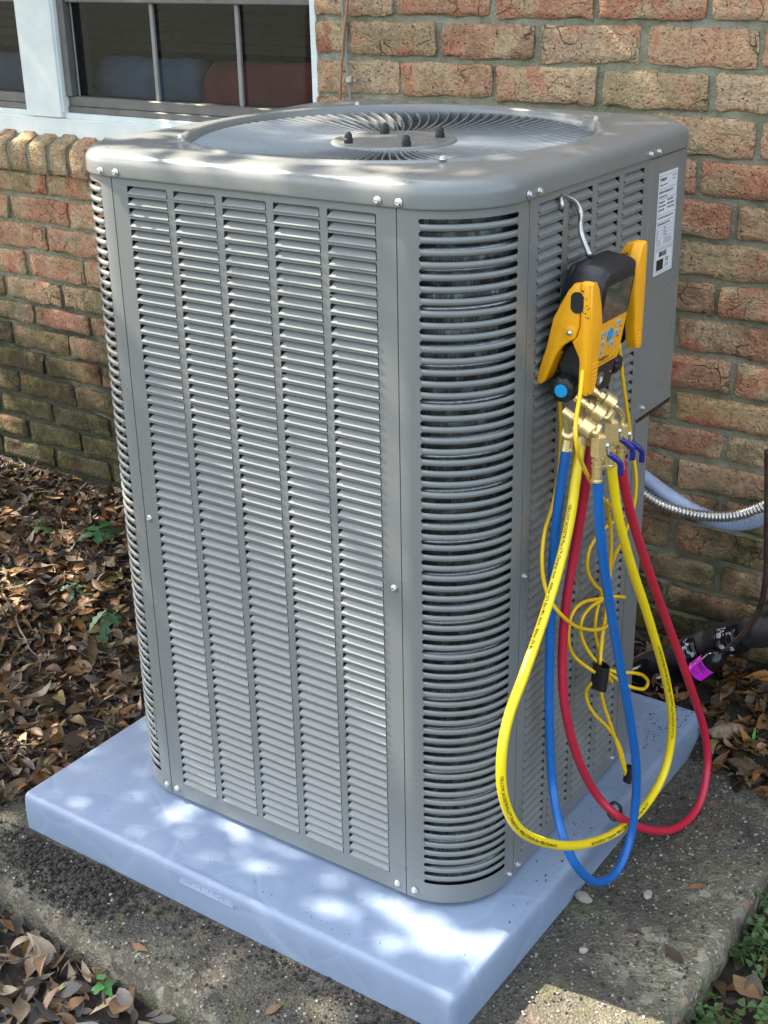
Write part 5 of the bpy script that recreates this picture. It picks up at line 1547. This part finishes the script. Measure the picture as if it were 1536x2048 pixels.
# larger single leaves lying on top, each an object of its own
leaf_vars = []
for k in range(20):
    r = random.Random(200 + k); V, F = leaf_geo(1.0, r.uniform(.36, .5), r.uniform(-.12, .22), r.uniform(-.1, .5), r)
    me_ = bpy.data.meshes.new('dead_leaf'); me_.from_pydata(V, [], F); me_.materials.append(M['litter'])
    me_.polygons.foreach_set('use_smooth', [True] * len(me_.polygons))
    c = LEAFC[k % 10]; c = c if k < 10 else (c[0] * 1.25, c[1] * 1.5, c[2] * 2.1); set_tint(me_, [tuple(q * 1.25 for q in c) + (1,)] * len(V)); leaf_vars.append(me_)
LOOKS = ['chestnut brown', 'light brown', 'dull brown', 'pale tan', 'dark grey brown', 'pinkish grey', 'rusty orange', 'almost black', 'olive yellow', 'greyish tan']
def loose(n, region, seed, label, group, dens, size=(0.048, 0.085), zoff=0.012, tilt=.30):
    r = random.Random(seed); k = 0
    while k < n:
        x = r.uniform(region[0], region[1]); y = r.uniform(region[2], region[3])
        if r.random() > dens(x, y): continue
        k += 1
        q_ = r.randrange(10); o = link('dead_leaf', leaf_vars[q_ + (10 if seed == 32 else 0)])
        L = r.uniform(*size); o.scale = (L, L, L)
        o.location = (x, y, top_z(x, y) + zoff + r.random() * 0.012); o.rotation_euler = (r.gauss(0, tilt), r.gauss(0, tilt), r.uniform(0, 2 * PI))
        tag(o, LOOKS[q_] + ' ' + label, 'leaf', group)
loose(120, (-1.3, -0.0, 0.0, 1.04), 31, 'dead leaf on top of the litter between the wall and blue pad', 'large dead leaves left of the pad', d_left)
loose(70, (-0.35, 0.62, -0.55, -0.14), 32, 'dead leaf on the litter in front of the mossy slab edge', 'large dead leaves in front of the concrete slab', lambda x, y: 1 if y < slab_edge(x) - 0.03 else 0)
loose(34, (0.92, 1.35, 0.84, 1.06), 33, 'dead leaf by the wall behind the far pad corner', 'large dead leaves behind the pad', lambda x, y: 1, (0.045, 0.075))
loose(30, (1.19, 1.5, -0.1, 0.6), 34, 'dead leaf among green clover beside the concrete slab', 'large dead leaves in the clover', lambda x, y: 1, (0.055, 0.09))
for i, (x, y, s, lab_) in enumerate(((0.395, -0.115, 0.036, 'small brown leaf lying alone on the gritty slab in front of the plaque'), (0.655, -0.10, 0.034, 'grey brown leaf lying on the slab below the nearest pad corner'),
                                     (1.105, 0.33, 0.05, 'tan leaf pressed flat on the slab at its right edge'), (1.075, 0.50, 0.035, 'reddish leaf scrap on the slab beside the mossy grit'))):
    o = link('slab_leaf', leaf_vars[(i * 3 + 1) % 10]); o.location = (x, y, 0.004); o.scale = (s, s, s * .5); o.rotation_euler = (0, 0, i * 1.3); tag(o, lab_, 'leaf')

def twig(p0, p1, r0, label, seed):
    r = random.Random(seed); p0, p1 = Vector(p0), Vector(p1); n = 6
    pts = [p0.lerp(p1, i / n) + Vector((r.uniform(-1, 1), r.uniform(-1, 1), r.uniform(-.2, .4))) * (p1 - p0).length * .03 for i in range(n + 1)]
    mb_ = MB(); sp_ = spline(pts, 0.01); m2 = len(sp_); tube(mb_, sp_, lambda i: r0 * (1 - .5 * i / m2), 7)
    o = mb_.build('twig', M['bark'], smooth=True); tag(o, label, 'twig', 'fallen twigs in the leaf litter')
tw = [((-0.06, 0.50, 0.045), (-0.20, 0.60, 0.05), .007, 'thick stub of twig ending at the left edge of the pad'), ((-0.75, 0.80, 0.07), (-0.62, 1.0, 0.085), .004, 'thin grey twig pointing at the wall foot'),
      ((-0.60, 0.50, 0.045), (-0.35, 0.36, 0.04), .003, 'long thin twig lying across the litter left of the pad'), ((-0.80, 0.62, 0.06), (-0.55, 0.66, 0.06), .0045, 'pale twig lying level in the sunlit litter'),
      ((-0.05, -0.20, -0.02), (0.14, -0.19, -0.02), .006, 'grey stick lying below the mossy slab edge at the left'), ((0.10, -0.30, -0.03), (0.24, -0.21, -0.025), .003, 'thin twig leaning towards the slab edge'),
      ((0.0, -0.33, -0.03), (0.10, -0.26, -0.02), .005, 'short grey stick at the lower left of the litter'), ((-0.35, 0.18, 0.02), (-0.17, 0.10, 0.02), .003, 'thin dark twig near the left corner of the pad')]
for i, t in enumerate(tw): twig(*t, seed=i)
r = random.Random(77)
V = []; F = []
for k in range(900):
    x = r.uniform(-1.4, 0.0); y = r.uniform(0.0, 1.05)
    if not d_left(x, y):
        x = r.uniform(-.4, .9); y = slab_edge(x) - r.uniform(.02, .4)
    L = r.uniform(.02, .09); a = r.uniform(0, 2 * PI); b_ = r.gauss(0, .2); d = Vector((math.cos(a) * math.cos(b_), math.sin(a) * math.cos(b_), math.sin(b_))) * L / 2
    c = Vector((x, y, gz(x, y) + r.uniform(.006, .026))); w = r.uniform(.0005, .0012); s_ = d.cross(Vector((0, 0, 1))).normalized() * w; u = Vector((0, 0, w))
    bend = Vector((r.uniform(-1, 1), r.uniform(-1, 1), r.uniform(-.5, .8))) * L * .1
    o_ = len(V)
    for q in (c - d, c + bend, c + d): V += [tuple(q + s_), tuple(q + u), tuple(q - s_)]
    for q in (0, 3): F += [(o_ + q, o_ + q + 3, o_ + q + 4, o_ + q + 1), (o_ + q + 1, o_ + q + 4, o_ + q + 5, o_ + q + 2)]
me_ = bpy.data.meshes.new('litter_stalks'); me_.from_pydata(V, [], F); me_.materials.append(M['bark']); tag(link('litter_stalks', me_), kind='stuff')

# grit, crumbs and pebbles on the slab
def blobs(name, n, fn, size, mat, seed, flat=.6):
    r = random.Random(seed); V = []; F = []
    ico = [(0, 0, 1), (.89, 0, .45), (.28, .85, .45), (-.72, .53, .45), (-.72, -.53, .45), (.28, -.85, .45), (.72, .53, -.45), (-.28, .85, -.45), (-.89, 0, -.45), (-.28, -.85, -.45), (.72, -.53, -.45), (0, 0, -1)]
    fi = [(0, 1, 2), (0, 2, 3), (0, 3, 4), (0, 4, 5), (0, 5, 1), (1, 6, 2), (2, 7, 3), (3, 8, 4), (4, 9, 5), (5, 10, 1), (6, 7, 2), (7, 8, 3), (8, 9, 4), (9, 10, 5), (10, 6, 1), (11, 7, 6), (11, 8, 7), (11, 9, 8), (11, 10, 9), (11, 6, 10)]
    for k in range(n):
        x, y = fn(r); s = size[0] + (size[1] - size[0]) * r.random() ** 3; a = r.uniform(0, 6.3); ca, sa = math.cos(a), math.sin(a); e = r.uniform(.6, 1.0)
        z = top_z(x, y); o_ = len(V)
        for v in ico:
            q = s * r.uniform(.75, 1.2); vx, vy, vz = v[0] * q, v[1] * q * e, v[2] * q * flat
            V.append((x + vx * ca - vy * sa, y + vx * sa + vy * ca, z + vz + s * flat * .3))
        F += [tuple(i + o_ for i in f) for f in fi]
    me_ = bpy.data.meshes.new(name); me_.from_pydata(V, [], F); me_.materials.append(mat); return tag(link(name, me_), kind='stuff')
def on_slab(r):
    while True:
        x = r.uniform(-.2, 1.14); y = r.uniform(-.22, 0.9)
        if y > slab_edge(x) + .01 and not (-.005 < x < .92 and y > -.005): return x, y
def clump(cx, cy, s):
    def f(r):
        x, y = r.gauss(cx, s), r.gauss(cy, s * .55)
        return (x, min(y, -0.008)) if cx < .9 else (max(x, .925), y)
    return f
blobs('slab_grit', 2600, on_slab, (.0008, .0035), M['stone'], 41)
blobs('soil_crumbs', 2600, on_slab, (.0008, .004), M['dirtclod'], 42)
blobs('soil_crumbs', 1100, clump(0.20, -.055, .055), (.0015, .0075), M['dirtclod'], 43, .8)
blobs('soil_crumbs', 500, clump(0.05, -.03, .05), (.0015, .006), M['dirtclod'], 44, .8)
blobs('soil_crumbs', 500, lambda r: (r.uniform(.2, .9), -abs(r.gauss(0, .025)) - .004), (.001, .005), M['dirtclod'], 45, .8)
_tz = top_z
def top_z(x, y): return PZ + 0.0002
def pad_spot(cx, cy, sx, sy):
    return lambda r: (max(.02, min(.90, r.gauss(cx, sx))), max(.02, min(.895, r.gauss(cy, sy))))
blobs('pad_grit', 90, pad_spot(.885, .45, .012, .14), (.0006, .0022), M['dirtclod'], 61)
blobs('pad_grit', 120, pad_spot(.87, .83, .02, .05), (.0006, .0025), M['dirtclod'], 62)
blobs('pad_grit', 110, lambda r: (r.uniform(.03, .9), r.uniform(.01, .13)), (.0005, .0013), M['dirtclod'], 63)
top_z = _tz
def stone(p_, s, label, mat, seed):
    r = random.Random(seed); mb_ = MB(); rows_ = []
    for i in range(7):
        th = PI * i / 6; rows_.append([(s[0] * math.sin(th) * math.cos(a) * (1 + .3 * noise.noise(Vector((math.cos(a) * 1.3 + seed, math.sin(a) * 1.3, i * .5)))), s[1] * math.sin(th) * math.sin(a) * (1 + .3 * noise.noise(Vector((math.cos(a) * 1.3, seed, i * .5)))), s[2] * math.cos(th)) for a in [2 * PI * j / 12 for j in range(12)]])
    mb_.grid(rows_, closed=True); o = mb_.build('stone', mat, angle=35); o.location = p_; o.rotation_euler = (0, 0, r.uniform(0, 3)); tag(o, label, 'stone')
stone((0.930, 0.372, 0.006), (0.016, 0.011, 0.008), 'pale angular chip of stone lying against the pad below the blue hose', M['stone'], 2)
stone((0.985, 0.262, 0.004), (0.008, 0.006, 0.005), 'small round beige pebble on the dark slab', M['stone'], 3)
stone((1.015, 0.44, 0.003), (0.012, 0.008, 0.004), 'flat grey stone flake on the slab right of the hoses', M['stone'], 5)
stone((0.968, 0.915, 0.045), (0.042, 0.016, 0.016), 'knobbly bone coloured piece of wood in the litter behind the pad corner', M['wood'], 8)
stone((-0.69, 1.03, 0.10), (0.022, 0.018, 0.014), 'pale grey stone at the foot of the mossy wall', M['stone'], 9)

# ------------------------------------------------------------------ green seedlings and clover
def lobed_leaf(L, W, r, lobes=3):
    V = []; F = []; n = 12
    for i in range(n + 1):
        t = i / n; w = W / 2 * (math.sin(PI * min(1, t * 1.02)) ** .7) * (1 + .42 * math.sin(t * PI * 2 * lobes)) * (0.55 + .65 * t)
        z = -0.35 * L * (t - .15) ** 2
        V += [(t * L, -w, z + .18 * w), (t * L, 0, z), (t * L, w, z + .18 * w)]
    for i in range(n): a = i * 3; F += [(a, a + 3, a + 4, a + 1), (a + 1, a + 4, a + 5, a + 2)]
    return V, F
def seedling(p_, nl, L, label, seed, tilt=(0.1, .5), W=.5, hgt=.05, c0=(0.035, 0.13, 0.045), lobes=3):
    r = random.Random(seed); root_ = empty('seedling', p_, label, 'plant', 'green seedlings in the leaf litter')
    mb_ = MB(); tube(mb_, spline([(0, 0, -.02), (.004, 0, hgt * .5), (0.002, .003, hgt)], .008), .0015, 6); mb_.build('stem', M['bark'], root_)
    for k in range(nl):
        l = L * r.uniform(.75, 1.15); V, F = lobed_leaf(l, l * W * r.uniform(.85, 1.1), r, lobes)
        me_ = bpy.data.meshes.new('leaf'); me_.from_pydata(V, [], F); me_.materials.append(M['greenleaf']); me_.polygons.foreach_set('use_smooth', [True] * len(F))
        s = r.uniform(.7, 1.3); set_tint(me_, [tuple(q * s for q in c0) + (1,)] * len(V))
        o = link('leaf', me_, root_); o.location = (0.002, .003, hgt * r.uniform(.7, 1)); o.rotation_euler = (r.uniform(-.2, .2), r.uniform(*tilt) - .25, 2 * PI * k / nl + r.uniform(-.3, .3))
seedling((-0.66, 0.84, 0.065), 6, 0.062, 'dark green oak seedling with a rosette of lobed leaves beside the left corner guard', 1)
seedling((-0.84, 0.80, 0.06), 5, 0.038, 'small pale green seedling far left in the leaf litter', 2, c0=(.06, .16, .05))
seedling((-0.34, 0.55, 0.05), 6, 0.060, 'drooping green seedling with long toothed leaves lower in the litter', 3, (0.4, .9), .38, .055, (.04, .12, .035), 4)
seedling((-0.50, 0.60, 0.05), 5, 0.034, 'tiny green seedling above a fallen leaf', 4, c0=(.05, .14, .06))
seedling((-0.60, 0.95, 0.085), 5, 0.055, 'shaded green seedling partly hidden behind the corner guard', 5)
seedling((0.02, -0.14, -0.035), 5, 0.022, 'tiny clover sprout under the slab edge at the far left', 6, c0=(.07, .22, .05), W=.8, lobes=1)
seedling((0.40, -0.205, -0.04), 5, 0.026, 'tiny bright green sprout among leaves at the bottom edge', 7, c0=(.06, .20, .05), W=.8, lobes=1)
seedling((1.02, 0.90, 0.03), 4, 0.035, 'bright green blades growing in the litter behind the pad corner', 8, (-.9, -.5), .2, .02, (.10, .26, .03), 1)
def clover(n, fn, seed):
    r = random.Random(seed); V = []; F = []; C = []
    for k in range(n):
        x, y = fn(r); h = r.uniform(.008, .045); z = gz(x, y) + h; s = r.uniform(.005, .011); g = r.uniform(.6, 1.4); c = (.05 * g, .105 * g, .032 * g, 1)
        tx, ty = r.gauss(0, .35), r.gauss(0, .35)
        for q in range(3):
            a = q * 2.094 + r.uniform(-.2, .2) + k; o_ = len(V)
            for rr_, da in ((0, 0), (s * .8, -.55), (s * 1.5, -.42), (s * 1.6, 0), (s * 1.5, .42), (s * .8, .55)):
                px_, py_ = rr_ * math.cos(a + da), rr_ * math.sin(a + da); V.append((x + px_, y + py_, z + px_ * tx + py_ * ty + rr_ * .15)); C.append(c)
            F += [(o_, o_ + 1, o_ + 2, o_ + 3), (o_, o_ + 3, o_ + 4, o_ + 5)]
        o_ = len(V); V += [(x - .0006, y, z), (x + .0006, y, z), (x + r.uniform(-.01, .01), y, z - h)]; C += [(.09, .16, .05, 1)] * 3; F.append((o_, o_ + 1, o_ + 2))
        if r.random() < .35:
            o_ = len(V); a = r.uniform(0, 6.3); l = r.uniform(.02, .06); w = .0012; dx, dy = math.cos(a), math.sin(a)
            V += [(x - dy * w, y + dx * w, z - h), (x + dy * w, y - dx * w, z - h), (x + dx * l * .5 + dy * w, y + dy * l * .5 - dx * w, z - h + l * .7), (x + dx * l * .5 - dy * w, y + dy * l * .5 + dx * w, z - h + l * .7), (x + dx * l, y + dy * l, z - h + l * .8)]
            C += [(.09, .19, .045, 1)] * 5; F += [(o_, o_ + 1, o_ + 2, o_ + 3), (o_ + 3, o_ + 2, o_ + 4)]
    me_ = bpy.data.meshes.new('clover'); me_.from_pydata(V, [], F); me_.materials.append(M['greenleaf']); set_tint(me_, C); tag(link('clover', me_), kind='stuff')
def clover_at(r):
    while True:
        x = r.uniform(1.17, 1.7); y = r.uniform(-.4, .8)
        if noise.noise(Vector((x * 7, y * 7, 1))) + .5 * noise.noise(Vector((x * 22, y * 22, 1))) > .0: return x, y
clover(1500, clover_at, 51)

# ------------------------------------------------------------------ shade tree on the sun side, outside the picture
TC = Vector((0.45, 0.25, 0.55)) + SUN * 3.7
U_ = SUN.cross(Vector((0, 0, 1))).normalized(); V_ = SUN.cross(U_).normalized()
def uv(p): p = Vector(p); return p.dot(U_), p.dot(V_)
gaps = []
def gap(p, ru, rv=None, rot=0.0):  # opens the crown along the sun ray so a sun patch lands there
    u, v = uv(p); gaps.append((u, v, ru, rv or ru, math.cos(rot), math.sin(rot)))
gap((0.80, 0.112, PZ), 0.022, 0.055); gap((0.71, 0.118, PZ), 0.014, 0.040); gap((0.870, 0.115, PZ), 0.022, 0.030); gap((0.80, 0.060, PZ), 0.010, 0.02)
gap((0.480, 0.075, PZ), 0.008, 0.022); gap((0.425, 0.125, PZ), 0.007, 0.012); gap((0.608, 0.112, PZ), 0.007, 0.022); gap((0.632, 0.060, PZ), 0.006, 0.016)
gap((0.26, 0.10, PZ), 0.004, 0.010)
gap((1.06, 0.12, 0.0), 0.075, 0.075); gap((1.14, 0.10, 0.0), 0.06, 0.05); gap((0.99, 0.11, 0.0), 0.05, 0.03)
gap((0.185, 0.46, 1.19), 0.11, 0.035); gap((0.225, 0.60, 1.19), 0.07, 0.022); gap((0.16, 0.30, 1.19), 0.06, 0.03); gap((0.33, 0.68, 1.19), 0.05, 0.02)
gap((0.36, 0.42, 1.19), 0.035, 0.06); gap((0.30, 0.32, 1.19), 0.03, 0.05); gap((0.46, 0.32, 1.19), 0.022, 0.04); gap((0.36, 0.50, 1.19), 0.016, 0.03)
gap((0.374, 0.18, 1.19), 0.016, 0.020); gap((0.30, 0.165, 1.19), 0.012, 0.018); gap((0.50, 0.175, 1.19), 0.012, 0.022); gap((0.60, 0.19, 1.19), 0.016, 0.03); gap((0.70, 0.20, 1.19), 0.020, 0.025); gap((0.66, 0.35, 1.19), 0.018, 0.03); gap((0.24, 0.17, 1.19), 0.012, 0.016)
gap((-0.66, 0.55, .03), 0.05, 0.035); gap((-0.592, 0.716, .04), 0.040, 0.035); gap((-0.49, 0.64, .04), 0.03, 0.03); gap((-0.229, 0.15, 0.01), 0.030, 0.03); gap((-0.72, 0.60, .04), 0.03, 0.05); gap((-0.18, 0.22, .02), .02, .02)
rg = random.Random(21)
for k in range(130):
    x = rg.uniform(.15, .80); z = rg.uniform(.12, 1.12)
    if .76 * x + .64 * z < .80: continue
    gap((x, YF, z), rg.uniform(.006, .020), rg.uniform(.012, .045), rg.uniform(-1, 1))
for k in range(8):
    gap((rg.uniform(-1.1, -0.6), rg.uniform(.1, 1.0), 0.04), rg.uniform(.008, .02), rg.uniform(.01, .025))
tree = empty('shade_tree', (TC.x - 0.9, TC.y - 2.3, -0.06), 'broad leafy tree standing beyond the picture, throwing dappled shade over the unit', 'tree')
rt = random.Random(5); V = []; F = []; C = []
n_leaf = 0
while n_leaf < 40000:
    u = rt.uniform(-1.75, 1.75); v = rt.uniform(-1.75, 1.75); w = rt.uniform(-.75, .75)
    if (u / 1.75) ** 2 + (v / 1.75) ** 2 > 1: continue
    p_ = TC + U_ * u + V_ * v + SUN * w
    if p_.y > 1.06 and p_.z < 2.8: continue
    pu, pv = p_.dot(U_), p_.dot(V_); hit_ = False
    for gu, gv, ru, rv, c_, s_ in gaps:
        du, dv = pu - gu, pv - gv
        if abs(du) > .2 or abs(dv) > .2: continue
        a_, b_ = (du * c_ + dv * s_) / (ru + .013), (-du * s_ + dv * c_) / (rv + .013)
        if a_ * a_ + b_ * b_ < 1 + .9 * noise.noise(Vector((pu * 45, pv * 30, 0))): hit_ = rt.random() > .03; break
    n_leaf += 1
    if hit_: continue
    L = rt.uniform(.055, .09); W = L * .5
    q = Matrix.Rotation(rt.uniform(0, 6.3), 3, 'Z') @ Matrix.Rotation(rt.gauss(0, .6), 3, 'X') @ Matrix.Rotation(rt.gauss(0, .6), 3, 'Y')
    o_ = len(V)
    for a in ((-L / 2, 0, 0), (0, -W / 2, .004), (L / 2, 0, -.004), (0, W / 2, .004)): V.append(tuple(p_ + q @ Vector(a)))
    g = rt.uniform(.7, 1.3); C += [(.045 * g, .095 * g, .025 * g, 1)] * 4; F += [(o_, o_ + 1, o_ + 2), (o_, o_ + 2, o_ + 3)]
me_ = bpy.data.meshes.new('crown'); me_.from_pydata(V, [], F); me_.materials.append(M['greenleaf']); set_tint(me_, C)
o = link('crown', me_, tree); o.location = -Vector(tree.location)
mb = MB(); base_ = Vector(tree.location)
tube(mb, spline([base_, base_ + Vector((0.1, .05, 1.5)), base_ + Vector((.25, .1, 2.8)), TC + Vector((-.5, -1.75, .6))], .15), lambda i: .14 - .004 * i, 12)
for k in range(7):
    a = -.9 + k * .3; e = TC + Vector((rt.uniform(-.7, .9), -1.35 + .12 * abs(k - 3), rt.uniform(-.3, 1.2)))
    tube(mb, spline([base_ + Vector((.2, .1, 2.2 + .1 * k)), (base_ + Vector((.25, .1, 2.8)) + e) / 2, e], .15), lambda i: .03, 8)
o = mb.build('trunk', M['bark'], tree, smooth=True); o.location = -base_
